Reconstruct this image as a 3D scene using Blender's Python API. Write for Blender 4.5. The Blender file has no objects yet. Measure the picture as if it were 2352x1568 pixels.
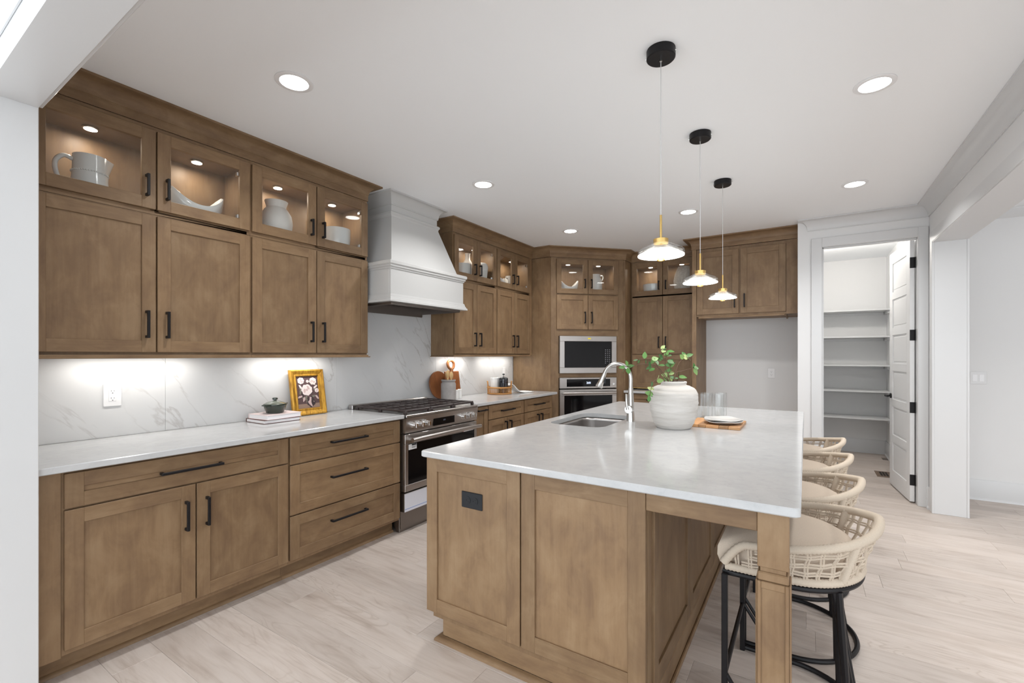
import bpy, bmesh, math, random
from mathutils import Vector, Matrix, noise as mnoise
PI = math.pi
random.seed(7)
SC = bpy.context.scene
COL = SC.collection

# ------------------------------------------------------------------ camera, world, exposure
FPX, HOR = 1045.0, 815.0                       # focal length in pixels and horizon row of a 2352 x 1568 frame
YAW = math.atan2(675.0, FPX)
EYE = Vector((3.248, 0.0, 1.37))
cam = bpy.data.cameras.new('camera'); cam.sensor_fit = 'HORIZONTAL'; cam.sensor_width = 36.0
cam.lens = 36.0 * FPX / 2352.0; cam.shift_y = (HOR - 784.0) / 2352.0
cam.clip_start = 0.05; cam.clip_end = 100
camo = bpy.data.objects.new('camera', cam); COL.objects.link(camo)
camo.location = EYE; camo.rotation_euler = (PI / 2, 0, YAW)
SC.camera = camo
world = bpy.data.worlds.new('daylight'); SC.world = world; world.use_nodes = True
bgn = world.node_tree.nodes['Background']
bgn.inputs['Color'].default_value = (0.89, 0.95, 1.0, 1); bgn.inputs['Strength'].default_value = 2.45
SC.view_settings.view_transform = 'Standard'; SC.view_settings.look = 'None'
SC.view_settings.gamma = 1.0; SC.view_settings.use_curve_mapping = False
SC.view_settings.exposure = 0.52
SC.cycles.max_bounces = 10; SC.cycles.diffuse_bounces = 6; SC.cycles.glossy_bounces = 4
SC.cycles.transparent_max_bounces = 12; SC.cycles.transmission_bounces = 8
SC.cycles.sample_clamp_indirect = 4.0; SC.cycles.caustics_reflective = False; SC.cycles.caustics_refractive = False
P_CAN, P_PUCK, P_BAR, P_PEND = 6.4, 0.75, 1.15, 1.3  # lamp powers (W)

# ------------------------------------------------------------------ materials
def nd(nt, t, **kw):
    n = nt.nodes.new(t)
    for k, v in kw.items(): setattr(n, k, v)
    return n
def base(name):
    m = bpy.data.materials.new(name); m.use_nodes = True
    nt = m.node_tree
    return m, nt, nt.nodes['Principled BSDF'], nt.links
def plain(name, col, rough=0.5, metal=0.0, coat=0.0, spec=0.5, emit=None, es=0.0):
    m, nt, b, L = base(name)
    b.inputs['Base Color'].default_value = (*col, 1); b.inputs['Roughness'].default_value = rough
    b.inputs['Metallic'].default_value = metal; b.inputs['Coat Weight'].default_value = coat
    b.inputs['Specular IOR Level'].default_value = spec
    if emit:
        b.inputs['Emission Color'].default_value = (*emit, 1); b.inputs['Emission Strength'].default_value = es
    return m
def coords(nt, L, scale, rot=(0, 0, 0), rnd=True):
    tc = nd(nt, 'ShaderNodeTexCoord'); mp = nd(nt, 'ShaderNodeMapping')
    mp.inputs['Scale'].default_value = scale; mp.inputs['Rotation'].default_value = rot
    src = tc.outputs['Object']
    if rnd:
        oi = nd(nt, 'ShaderNodeObjectInfo'); mu = nd(nt, 'ShaderNodeVectorMath', operation='SCALE')
        mu.inputs[0].default_value = (17.3, 9.1, 23.7); L.new(oi.outputs['Random'], mu.inputs['Scale'])
        ad = nd(nt, 'ShaderNodeVectorMath', operation='ADD')
        L.new(src, ad.inputs[0]); L.new(mu.outputs[0], ad.inputs[1]); src = ad.outputs[0]
    L.new(src, mp.inputs['Vector'])
    return mp.outputs['Vector']
def ramp(nt, L, fac, stops):
    r = nd(nt, 'ShaderNodeValToRGB')
    e = r.color_ramp.elements
    while len(e) < len(stops): e.new(0.5)
    for i, (p, c) in enumerate(stops): e[i].position = p; e[i].color = (*c, 1)
    L.new(fac, r.inputs['Fac']); return r.outputs['Color']
def mixc(nt, L, a, b, fac, mode='MIX'):
    m = nd(nt, 'ShaderNodeMix', data_type='RGBA', blend_type=mode)
    for sock, v in ((m.inputs['A'], a), (m.inputs['B'], b), (m.inputs['Factor'], fac)):
        if hasattr(v, 'links'): L.new(v, sock)
        elif isinstance(v, tuple): sock.default_value = (*v, 1)
        else: sock.default_value = v
    return m.outputs['Result']
def noise_t(nt, L, vec, scale, detail=3, rough=0.55, dist=0.0):
    n = nd(nt, 'ShaderNodeTexNoise'); n.inputs['Scale'].default_value = scale
    n.inputs['Detail'].default_value = detail; n.inputs['Roughness'].default_value = rough
    n.inputs['Distortion'].default_value = dist
    L.new(vec, n.inputs['Vector']); return n.outputs['Fac']
def bump(nt, L, b, h, strength, dist=0.002):
    bm_ = nd(nt, 'ShaderNodeBump'); bm_.inputs['Strength'].default_value = strength
    bm_.inputs['Distance'].default_value = dist
    L.new(h, bm_.inputs['Height']); L.new(bm_.outputs['Normal'], b.inputs['Normal'])
def wood(name, dark, mid, light, horiz=False, rough=0.46, grain=1.0, blotch=0.62):
    m, nt, b, L = base(name)
    s = (0.9, 0.9, 14.0) if horiz else (14.0, 14.0, 0.9)
    v = coords(nt, L, s); f = noise_t(nt, L, v, 3.6 * grain, 7, 0.66, 0.5)
    v2 = coords(nt, L, (2.6, 2.6, 5.5) if horiz else (4.2, 4.2, 2.4)); f2 = noise_t(nt, L, v2, 2.1, 5, 0.62, 0.45)
    c1 = ramp(nt, L, f, [(0.22, dark), (0.48, mid), (0.8, light)])
    c2 = ramp(nt, L, f2, [(0.3, dark), (0.52, mid), (0.72, light)])
    c = mixc(nt, L, c1, c2, blotch)
    oi = nd(nt, 'ShaderNodeObjectInfo'); mr = nd(nt, 'ShaderNodeMapRange')
    mr.inputs['To Min'].default_value = 0.88; mr.inputs['To Max'].default_value = 1.10
    L.new(oi.outputs['Random'], mr.inputs['Value'])
    vm = nd(nt, 'ShaderNodeVectorMath', operation='SCALE'); L.new(c, vm.inputs[0]); L.new(mr.outputs[0], vm.inputs['Scale'])
    L.new(vm.outputs[0], b.inputs['Base Color'])
    b.inputs['Roughness'].default_value = rough; b.inputs['Specular IOR Level'].default_value = 0.36
    bump(nt, L, b, f, 0.05, 0.001)
    return m
MAPD, MAPM, MAPL = (0.150, 0.088, 0.049), (0.225, 0.1405, 0.0745), (0.300, 0.203, 0.117)
W_V = wood('maple_upright', MAPD, MAPM, MAPL)
W_H = wood('maple_level', MAPD, MAPM, MAPL, True)
W_ACA = wood('acacia', (0.16, 0.055, 0.018), (0.33, 0.13, 0.045), (0.50, 0.24, 0.09), True, 0.4, 0.8, 0.5)
W_ACAV = wood('acacia_upright', (0.10, 0.032, 0.011), (0.235, 0.08, 0.026), (0.36, 0.14, 0.046), False, 0.4, 0.8, 0.5)
W_PALE = wood('pale_beech', (0.55, 0.34, 0.14), (0.68, 0.45, 0.21), (0.78, 0.56, 0.3), False, 0.5)
RATTAN = wood('rattan', (0.33, 0.14, 0.035), (0.46, 0.22, 0.065), (0.56, 0.31, 0.11), True, 0.45)
def plank_mat():
    m, nt, b, L = base('oak_vinyl')
    v = coords(nt, L, (1.3, 16.0, 1.0)); f = noise_t(nt, L, v, 2.2, 7, 0.62, 0.6)
    v2 = coords(nt, L, (1.0, 4.0, 1.0)); f2 = noise_t(nt, L, v2, 1.6, 4, 0.6, 1.2)
    a = ramp(nt, L, f, [(0.27, (0.38, 0.31, 0.262)), (0.5, (0.56, 0.49, 0.442)), (0.75, (0.625, 0.56, 0.512))])
    c = ramp(nt, L, f2, [(0.30, (0.41, 0.34, 0.29)), (0.5, (0.555, 0.488, 0.44)), (0.75, (0.62, 0.556, 0.51))])
    mx = mixc(nt, L, a, c, 0.5)
    v3 = coords(nt, L, (0.8, 5.0, 1.0)); f3 = noise_t(nt, L, v3, 1.3, 2, 0.5, 0.9)
    mu = nd(nt, 'ShaderNodeMath', operation='MULTIPLY'); mu.inputs[1].default_value = 95.0; L.new(f3, mu.inputs[0])
    si = nd(nt, 'ShaderNodeMath', operation='SINE'); L.new(mu.outputs[0], si.inputs[0])
    ring = ramp(nt, L, si.outputs[0], [(0.0, (1, 1, 1)), (0.75, (0.97, 0.965, 0.96)), (1.0, (0.86, 0.84, 0.82))])
    f4 = noise_t(nt, L, coords(nt, L, (1.6, 2.6, 1.0)), 1.1, 2)
    mk = ramp(nt, L, f4, [(0.45, (0, 0, 0)), (0.62, (1, 1, 1))])
    mx = mixc(nt, L, mx, mixc(nt, L, mx, ring, 1.0, 'MULTIPLY'), mk)
    kn = nd(nt, 'ShaderNodeTexVoronoi'); kn.inputs['Scale'].default_value = 1.0; L.new(coords(nt, L, (1.3, 4.5, 1.0)), kn.inputs['Vector'])
    kc = ramp(nt, L, kn.outputs['Distance'], [(0.0, (0.50, 0.46, 0.43)), (0.05, (0.74, 0.71, 0.69)), (0.15, (1, 1, 1))])
    mx = mixc(nt, L, mx, kc, 0.55, 'MULTIPLY')
    oi = nd(nt, 'ShaderNodeObjectInfo'); mr = nd(nt, 'ShaderNodeMapRange')
    mr.inputs['To Min'].default_value = 0.90; mr.inputs['To Max'].default_value = 1.06
    L.new(oi.outputs['Random'], mr.inputs['Value'])
    vm = nd(nt, 'ShaderNodeVectorMath', operation='SCALE'); L.new(mx, vm.inputs[0]); L.new(mr.outputs[0], vm.inputs['Scale'])
    L.new(vm.outputs[0], b.inputs['Base Color'])
    b.inputs['Roughness'].default_value = 0.42; b.inputs['Specular IOR Level'].default_value = 0.4
    bump(nt, L, b, f, 0.08, 0.001)
    return m
FLOOR_M = plank_mat()
def painted(name, col, rough=0.55):
    m, nt, b, L = base(name)
    v = coords(nt, L, (1, 1, 1), rnd=False); f = noise_t(nt, L, v, 160.0, 2)
    b.inputs['Base Color'].default_value = (*col, 1); b.inputs['Roughness'].default_value = rough
    bump(nt, L, b, f, 0.03, 0.0006)
    return m
WALL = painted('white_wall_paint', (0.745, 0.747, 0.748)); CEIL = painted('ceiling_paint', (0.915, 0.935, 0.955), 0.8)
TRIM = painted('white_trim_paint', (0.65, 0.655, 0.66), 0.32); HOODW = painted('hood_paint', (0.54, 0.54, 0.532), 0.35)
DOORW = painted('door_paint', (0.72, 0.722, 0.725), 0.35)
def quartz():
    m, nt, b, L = base('grey_quartz')
    v = coords(nt, L, (1, 1, 1), rnd=False)
    f = noise_t(nt, L, v, 26, 6, 0.7, 0.6); g = noise_t(nt, L, v, 5, 5, 0.6, 1.5)
    c = ramp(nt, L, f, [(0.25, (0.37, 0.38, 0.388)), (0.42, (0.49, 0.497, 0.503)), (0.7, (0.548, 0.552, 0.556))])
    d = ramp(nt, L, g, [(0.3, (0.462, 0.472, 0.48)), (0.6, (0.543, 0.548, 0.551))])
    L.new(mixc(nt, L, c, d, 0.55), b.inputs['Base Color'])
    b.inputs['Roughness'].default_value = 0.13; b.inputs['Specular IOR Level'].default_value = 0.55
    return m
QUARTZ = quartz()
def marble():
    m, nt, b, L = base('veined_marble')
    v0 = coords(nt, L, (1, 1, 1), (math.radians(50), 0, 0), rnd=False)
    mp = nd(nt, 'ShaderNodeMapping'); mp.inputs['Scale'].default_value = (1.0, 0.55, 2.6); L.new(v0, mp.inputs['Vector']); v = mp.outputs['Vector']
    f = noise_t(nt, L, v, 1.35, 8, 0.52, 0.35)
    sub = nd(nt, 'ShaderNodeMath', operation='SUBTRACT'); sub.inputs[1].default_value = 0.5; L.new(f, sub.inputs[0])
    ab = nd(nt, 'ShaderNodeMath', operation='ABSOLUTE'); L.new(sub.outputs[0], ab.inputs[0])
    vein = ramp(nt, L, ab.outputs[0], [(0.0, (1, 1, 1)), (0.004, (0.65, 0.65, 0.65)), (0.011, (0, 0, 0))])
    v2 = coords(nt, L, (1, 1, 1), rnd=False); g = noise_t(nt, L, v2, 1.9, 3)
    msk = ramp(nt, L, g, [(0.42, (0.04, 0.04, 0.04)), (0.62, (0.62, 0.62, 0.62))])
    vm = mixc(nt, L, vein, msk, 1.0, 'MULTIPLY')
    cloud = ramp(nt, L, noise_t(nt, L, v, 1.1, 4), [(0.3, (0.63, 0.637, 0.645)), (0.7, (0.69, 0.692, 0.692))])
    L.new(mixc(nt, L, cloud, (0.42, 0.40, 0.39), vm), b.inputs['Base Color'])
    b.inputs['Roughness'].default_value = 0.22
    return m
MARBLE = marble()
def brushed(name, col, rough, axis):
    m, nt, b, L = base(name)
    s = [60, 60, 60]; s[axis] = 1.0
    f = noise_t(nt, L, coords(nt, L, tuple(s), rnd=False), 6, 3)
    b.inputs['Base Color'].default_value = (*col, 1); b.inputs['Metallic'].default_value = 1.0
    r = nd(nt, 'ShaderNodeMapRange'); r.inputs['To Min'].default_value = rough - 0.07; r.inputs['To Max'].default_value = rough + 0.09
    L.new(f, r.inputs['Value']); L.new(r.outputs[0], b.inputs['Roughness'])
    return m
STEEL = brushed('brushed_steel', (0.50, 0.475, 0.46), 0.30, 0)
STEELD = brushed('dark_steel', (0.25, 0.225, 0.21), 0.34, 0)
NICKEL = plain('satin_nickel', (0.60, 0.59, 0.57), 0.26, 1.0)
CHROME = plain('chrome', (0.82, 0.82, 0.82), 0.08, 1.0)
BLACK = plain('black_metal', (0.009, 0.008, 0.009), 0.42, spec=0.25)
BLACKP = plain('black_plastic', (0.014, 0.016, 0.019), 0.38, spec=0.3)
IRON = plain('cast_iron', (0.040, 0.029, 0.028), 0.34)
BGLASS = plain('black_glass', (0.004, 0.004, 0.005), 0.06, spec=0.3)
DARK = plain('dark_gap', (0.012, 0.010, 0.009), 0.8)
WPLAST = plain('white_plastic', (0.82, 0.82, 0.83), 0.3)
GAPG = plain('slot_grey', (0.16, 0.16, 0.17), 0.5)
BRASS = plain('satin_brass', (0.80, 0.55, 0.20), 0.28, 1.0)
FILM = plain('protective_film', (0.70, 0.72, 0.80), 0.35)
BLUE = plain('blue_tape', (0.16, 0.28, 0.60), 0.5)
YEL = plain('yellow_sticker', (0.85, 0.68, 0.02), 0.5)
RED = plain('red_print', (0.6, 0.18, 0.14), 0.6)
PORC = plain('white_porcelain', (0.72, 0.715, 0.70), 0.12, coat=0.4)
STONEW = plain('matt_stoneware', (0.74, 0.70, 0.66), 0.6)
CREAM = plain('cream_fabric', (0.70, 0.61, 0.50), 0.85)
def cloth(name, col, sc=420):
    m, nt, b, L = base(name)
    v = coords(nt, L, (1, 1, 1), rnd=False); f = noise_t(nt, L, v, sc, 2)
    c = ramp(nt, L, f, [(0.3, tuple(x * 0.86 for x in col)), (0.7, col)])
    L.new(c, b.inputs['Base Color']); b.inputs['Roughness'].default_value = 0.9; bump(nt, L, b, f, 0.25, 0.001)
    return m
CUSH = cloth('beige_linen', (0.63, 0.53, 0.43)); TOWEL = cloth('white_cotton', (0.82, 0.82, 0.81), 300)
ROPE = cloth('woven_rope', (0.60, 0.51, 0.41), 500)
def rough_ceramic(name, a, b_, sc=(3, 3, 26), bs=0.5, dist=0.004):
    m, nt, b, L = base(name)
    v = coords(nt, L, sc, rnd=False); f = noise_t(nt, L, v, 1.6, 5, 0.6, 0.3)
    L.new(ramp(nt, L, f, [(0.3, a), (0.7, b_)]), b.inputs['Base Color']); b.inputs['Roughness'].default_value = 0.8
    bump(nt, L, b, f, bs, dist); return m
VASEM = rough_ceramic('ribbed_plaster', (0.47, 0.445, 0.415), (0.60, 0.58, 0.555), bs=0.9)
CROCK = rough_ceramic('grey_crock', (0.25, 0.23, 0.222), (0.33, 0.31, 0.30), (9, 9, 9), 0.2, 0.002)
TEXV = rough_ceramic('pitted_clay', (0.46, 0.40, 0.34), (0.66, 0.60, 0.53), (30, 30, 30), 0.7, 0.004)
GREENC = plain('dark_green_glaze', (0.030, 0.040, 0.031), 0.16, coat=0.2)
GREEND = plain('pale_green_glaze', (0.13, 0.145, 0.12), 0.10, coat=0.5)
def gold_mat():
    m, nt, b, L = base('antique_gold')
    f = noise_t(nt, L, coords(nt, L, (40, 40, 9), rnd=False), 2.0, 4)
    L.new(ramp(nt, L, f, [(0.3, (0.30, 0.14, 0.018)), (0.6, (0.62, 0.34, 0.045))]), b.inputs['Base Color'])
    b.inputs['Metallic'].default_value = 0.55; b.inputs['Roughness'].default_value = 0.34; return m
GOLD = gold_mat()
def leaf_mat():
    m, nt, b, L = base('leaf_green')
    oi = nd(nt, 'ShaderNodeObjectInfo')
    c = ramp(nt, L, oi.outputs['Random'], [(0.0, (0.045, 0.13, 0.035)), (0.65, (0.10, 0.25, 0.06)), (0.88, (0.24, 0.38, 0.12)), (1.0, (0.50, 0.56, 0.26))])
    L.new(c, b.inputs['Base Color']); b.inputs['Roughness'].default_value = 0.5
    return m
LEAF = leaf_mat(); STEM = plain('brown_twig', (0.10, 0.055, 0.03), 0.7)
def pane_glass(name, tint=(0.97, 0.98, 0.98), gl=1.0):
    m = bpy.data.materials.new(name); m.use_nodes = True; nt = m.node_tree; L = nt.links
    for n in list(nt.nodes): nt.nodes.remove(n)
    o = nd(nt, 'ShaderNodeOutputMaterial'); t = nd(nt, 'ShaderNodeBsdfTransparent'); g = nd(nt, 'ShaderNodeBsdfGlossy')
    g.inputs['Roughness'].default_value = 0.02; t.inputs['Color'].default_value = (*tint, 1)
    f = nd(nt, 'ShaderNodeFresnel'); ge = nd(nt, 'ShaderNodeNewGeometry'); mr = nd(nt, 'ShaderNodeMapRange')
    mr.inputs['To Min'].default_value = 1.5; mr.inputs['To Max'].default_value = 1 / 1.5; L.new(ge.outputs['Backfacing'], mr.inputs['Value']); L.new(mr.outputs[0], f.inputs['IOR']); mx = nd(nt, 'ShaderNodeMixShader')
    L.new(f.outputs[0], mx.inputs[0]); L.new(t.outputs[0], mx.inputs[1]); L.new(g.outputs[0], mx.inputs[2])
    L.new(mx.outputs[0], o.inputs['Surface']); return m
PANE = pane_glass('door_glass')
def solid_glass(name):
    m, nt, b, L = base(name)
    b.inputs['Base Color'].default_value = (0.98, 0.99, 0.99, 1); b.inputs['Roughness'].default_value = 0.0
    b.inputs['Transmission Weight'].default_value = 1.0; b.inputs['IOR'].default_value = 1.46; return m
GLASS = pane_glass('clear_glass', (0.985, 0.99, 0.99))
def emit(name, col, s):
    m, nt, b, L = base(name)
    b.inputs['Base Color'].default_value = (0.8, 0.8, 0.8, 1)
    b.inputs['Emission Color'].default_value = (*col, 1); b.inputs['Emission Strength'].default_value = s; return m
E_CAN = emit('downlight_lens', (1, 0.985, 0.96), 9.0); E_PUCK = emit('puck_lens', (1, 0.93, 0.84), 9.0)
E_BAR = emit('led_bar_lens', (1, 0.97, 0.93), 5.0); E_PEND = emit('pendant_diffuser', (1, 0.97, 0.92), 4.5)
E_DIG = emit('clock_glow', (0.55, 0.68, 1.0), 1.6); E_BULB = emit('bulb_glow', (1, 0.95, 0.86), 8.0)

# ------------------------------------------------------------------ mesh helpers
class MB:
    def __init__(s): s.v = []; s.f = []; s.m = []
    def add(s, vs, fs, mi=0):
        o = len(s.v); s.v += [tuple(p) for p in vs]
        for f in fs: s.f.append(tuple(i + o for i in f)); s.m.append(mi)
        return s
    def box(s, x0, x1, y0, y1, z0, z1, mi=0, c=0.0):
        x0, x1 = sorted((x0, x1)); y0, y1 = sorted((y0, y1)); z0, z1 = sorted((z0, z1))
        c = min(c, (x1 - x0) * .45, (y1 - y0) * .45, (z1 - z0) * .45)
        if c <= 0:
            vs = [(x, y, z) for z in (z0, z1) for y in (y0, y1) for x in (x0, x1)]
            return s.add(vs, [(0, 2, 3, 1), (4, 5, 7, 6), (0, 1, 5, 4), (2, 6, 7, 3), (0, 4, 6, 2), (1, 3, 7, 5)], mi)
        bm = bmesh.new()
        bmesh.ops.create_cube(bm, size=1.0, matrix=Matrix.Translation(((x0 + x1) / 2, (y0 + y1) / 2, (z0 + z1) / 2)) @ Matrix.Diagonal((x1 - x0, y1 - y0, z1 - z0, 1)))
        bmesh.ops.bevel(bm, geom=list(bm.edges), offset=c, offset_type='OFFSET', segments=1, affect='EDGES', profile=0.5)
        bm.verts.index_update()
        s.add([v.co for v in bm.verts], [tuple(v.index for v in f.verts) for f in bm.faces], mi); bm.free(); return s
    def prism(s, poly, z0, z1, mi=0):               # poly counter-clockwise in xy
        n = len(poly); vs = [(x, y, z0) for x, y in poly] + [(x, y, z1) for x, y in poly]
        return s.add(vs, [tuple(reversed(range(n))), tuple(range(n, 2 * n))] + [(i, (i + 1) % n, n + (i + 1) % n, n + i) for i in range(n)], mi)
    def lathe(s, prof, n=32, cx=0, cy=0, mi=0, sx=1, sy=1, close=False):
        o = []; k = len(prof)
        for r, z in prof:
            for i in range(n):
                a = 2 * PI * i / n; o.append((cx + r * sx * math.cos(a), cy + r * sy * math.sin(a), z))
        fs = []
        for j in range(k if close else k - 1):
            j2 = (j + 1) % k
            for i in range(n): fs.append((j * n + i, j * n + (i + 1) % n, j2 * n + (i + 1) % n, j2 * n + i))
        if not close:
            if prof[0][0] > 1e-5: fs.append(tuple(reversed(range(n))))
            if prof[-1][0] > 1e-5: fs.append(tuple(range((k - 1) * n, k * n)))
        return s.add(o, fs, mi)
    def tube(s, pts, r, n=8, mi=0, closed=False, cap=True, flat=1.0):
        pts = [Vector(p) for p in pts]; k = len(pts)
        rs = r if isinstance(r, (list, tuple)) else [r] * k
        tan = []
        for i in range(k):
            a = pts[(i - 1) % k] if (closed or i > 0) else pts[i]; b = pts[(i + 1) % k] if (closed or i < k - 1) else pts[i]
            t = b - a; tan.append(t.normalized() if t.length > 1e-9 else Vector((0, 0, 1)))
        up = Vector((0, 0, 1)) if abs(tan[0].z) < 0.9 else Vector((1, 0, 0))
        nrm = (up - tan[0] * up.dot(tan[0])).normalized(); vs = []
        for i in range(k):
            nrm = nrm - tan[i] * nrm.dot(tan[i])
            nrm = nrm.normalized() if nrm.length > 1e-6 else tan[i].orthogonal().normalized()
            bn = tan[i].cross(nrm)
            for j in range(n):
                a = 2 * PI * j / n; vs.append(pts[i] + (nrm * math.cos(a) * flat + bn * math.sin(a)) * rs[i])
        fs = []
        for i in range(k if closed else k - 1):
            i2 = (i + 1) % k
            for j in range(n): fs.append((i * n + j, i * n + (j + 1) % n, i2 * n + (j + 1) % n, i2 * n + j))
        if cap and not closed: fs += [tuple(reversed(range(n))), tuple(range((k - 1) * n, k * n))]
        return s.add(vs, fs, mi)
    def cyl(s, a, b, r, n=16, mi=0, r2=None): return s.tube([a, b], [r, r if r2 is None else r2], n, mi)
    def sweep(s, path, prof, mi=0, cap=True):        # prof (outward, z) swept along a level polyline, outward = right of travel
        k = len(path); P2 = [Vector((x, y)) for x, y in path]; rows = []
        for i in range(k):
            d1 = (P2[i] - P2[i - 1]).normalized() if i > 0 else None
            d2 = (P2[i + 1] - P2[i]).normalized() if i < k - 1 else None
            n1 = Vector((d1.y, -d1.x)) if d1 else None; n2 = Vector((d2.y, -d2.x)) if d2 else None
            if n1 is None: mv = n2
            elif n2 is None: mv = n1
            else: mv = (n1 + n2) / (1 + n1.dot(n2))
            rows.append([(P2[i].x + mv.x * o, P2[i].y + mv.y * o, z) for o, z in prof])
        n = len(prof); vs = [p for r in rows for p in r]; fs = []
        for i in range(k - 1):
            for j in range(n): fs.append((i * n + j, (i + 1) * n + j, (i + 1) * n + (j + 1) % n, i * n + (j + 1) % n))
        if cap: fs += [tuple(range(n)), tuple(reversed(range((k - 1) * n, k * n)))]
        return s.add(vs, fs, mi)
    def xform(s, M, start=0):
        for i in range(start, len(s.v)): s.v[i] = tuple(M @ Vector(s.v[i]))
        return s
    def build(s, name, mats, parent=None, smooth=0.6, loc=None, rot=None):
        me = bpy.data.meshes.new(name); me.from_pydata(s.v, [], s.f)
        for m in (mats if isinstance(mats, (list, tuple)) else [mats]): me.materials.append(m)
        me.polygons.foreach_set('material_index', s.m)
        bm = bmesh.new(); bm.from_mesh(me); bmesh.ops.recalc_face_normals(bm, faces=bm.faces[:]); bm.to_mesh(me); bm.free()
        if smooth:
            me.polygons.foreach_set('use_smooth', [True] * len(me.polygons)); me.set_sharp_from_angle(angle=smooth)
        me.update()
        o = bpy.data.objects.new(name, me); COL.objects.link(o)
        if parent: o.parent = parent
        if loc: o.location = loc
        if rot: o.rotation_euler = rot
        return o
def tag(o, label, cat, group=None):
    o['label'] = label; o['category'] = cat
    if group: o['group'] = group
    return o
def thing(name, label, cat, loc=(0, 0, 0), rz=0.0, group=None):
    o = bpy.data.objects.new(name, None); COL.objects.link(o); o.empty_display_size = 0.1
    o.location = loc; o.rotation_euler = (0, 0, rz); return tag(o, label, cat, group)
def copy_tree(o, parent=None):
    c = o.copy(); COL.objects.link(c)
    if parent: c.parent = parent
    for ch in [x for x in o.children]: copy_tree(ch, c)
    return c
def struct(o, label=None):
    o['kind'] = 'structure'
    if label: o['label'] = label
    return o
def lamp(name, parent, loc, power, size, col=(1, 0.96, 0.9), shape='DISK', sy=None, spread=PI, rot=(0, 0, 0)):
    l = bpy.data.lights.new(name, 'AREA'); l.shape = shape; l.size = size; l.energy = power; l.color = col; l.spread = spread
    if sy: l.size_y = sy
    o = bpy.data.objects.new(name, l); COL.objects.link(o); o.parent = parent; o.location = loc; o.rotation_euler = rot
    return o

# ------------------------------------------------------------------ the shell
ZC = 2.725
floor = struct(MB().box(-1.2, 8.2, -3.6, 8.2, -0.10, -0.012).build('floor', plain('subfloor', (0.2, 0.17, 0.15), 0.9)), 'pale greige oak plank floor running across the room')
PW = 0.182; y = -0.75; r_i = 0
while y < 8.1:
    x = -0.3 - random.uniform(0, 1.1)
    xe = 6.6 if y < 6.0 else 4.2
    xs = -0.2 if y < 6.0 else 3.1
    if y < 0.4: xe = 5.6
    while x < xe:
        ln = 1.22; a, b = max(x, xs), min(x + ln, xe)
        if b - a > 0.12:
            z = random.uniform(-0.0005, 0.0)
            MB().box(a + .0003, b - .0003, y + .0003, y + PW - .0003, -0.012, z, c=0.0009).build('plank', FLOOR_M, floor, smooth=0)
        x += ln
    y += PW; r_i += 1
struct(MB().box(-1.2, 8.2, -3.6, 8.2, ZC, ZC + .12).build('ceiling', CEIL), 'smooth pale grey-white kitchen ceiling')
wl = struct(MB().box(-0.15, -0.012, 0.36, 6.40, 0, ZC).build('wall_left', WALL), 'white wall behind the range and upper cabinets')
for a, b in ((0.50, 1.172), (1.172, 2.368), (2.368, 3.56), (3.56, 5.05)):
    MB().box(-0.012, 0, a + .0006, b - .0006, .9145, 1.3715 if not (a > 2.3 and a < 2.4) else 1.90, c=.0006).build('backsplash_slab', MARBLE, wl, smooth=0)
MB().box(-0.012, 0, 2.436, 3.482, 1.3725, 1.90).build('backsplash_slab', MARBLE, wl, smooth=0) if False else None
struct(MB().box(-0.15, 3.31, 6.29, 6.43, 0, ZC).build('wall_back', WALL), 'pale wall at the back of the empty fridge alcove')
struct(MB().box(3.178, 3.31, 5.48, 6.29, 0, ZC).box(3.178, 3.31, 6.43, 8.2, 0, ZC).build('wall_alcove', WALL), 'white wall between the fridge alcove and the pantry')
# pantry front wall with its doorway
DX0, DX1, DZ = 3.385, 4.10, 2.44
struct(MB().box(3.31, DX0 - .02, 5.48, 5.60, 0, ZC).box(DX1 + .02, 4.18, 5.48, 5.60, 0, ZC).box(DX0 - .02, DX1 + .02, 5.48, 5.60, DZ + .02, ZC).build('wall_pantry', WALL), 'white wall framing the tall open pantry doorway')
struct(MB().box(3.31, 4.18, 8.07, 8.2, 0, ZC).build('wall_pantry_rear', WALL), 'white rear wall inside the pantry behind the shelves')
# right wall: stub, wide opening, beam
RX0, RX1, RY = 4.18, 4.385, 5.30; HZ = 2.345
wr = struct(MB().box(RX0, RX1, RY, 8.2, 0, ZC).box(RX0, RX1, -3.6, RY, HZ + .015, ZC).build('wall_right', WALL), 'white wall on the right with a wide cased opening')
struct(MB().box(RX1, 8.2, 6.03, 6.15, 0, ZC).build('wall_hall', WALL), 'white wall of the next room seen through the right opening')
struct(MB().box(8.05, 8.2, 0.2, 6.15, 0, ZC).build('wall_hall_side', WALL), 'white side wall of the next room')
# front wall stub and header over the cased opening the photograph is taken through
JX, JY0, JY1 = 0.70, 0.372, 0.492
wf = struct(MB().box(-1.2, JX - .015, JY0, JY1, 0, ZC).box(JX - .015, RX0, JY0, JY1, HZ + .015, ZC).build('wall_front', WALL), 'white wall end and header of the opening at the left edge')
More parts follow.
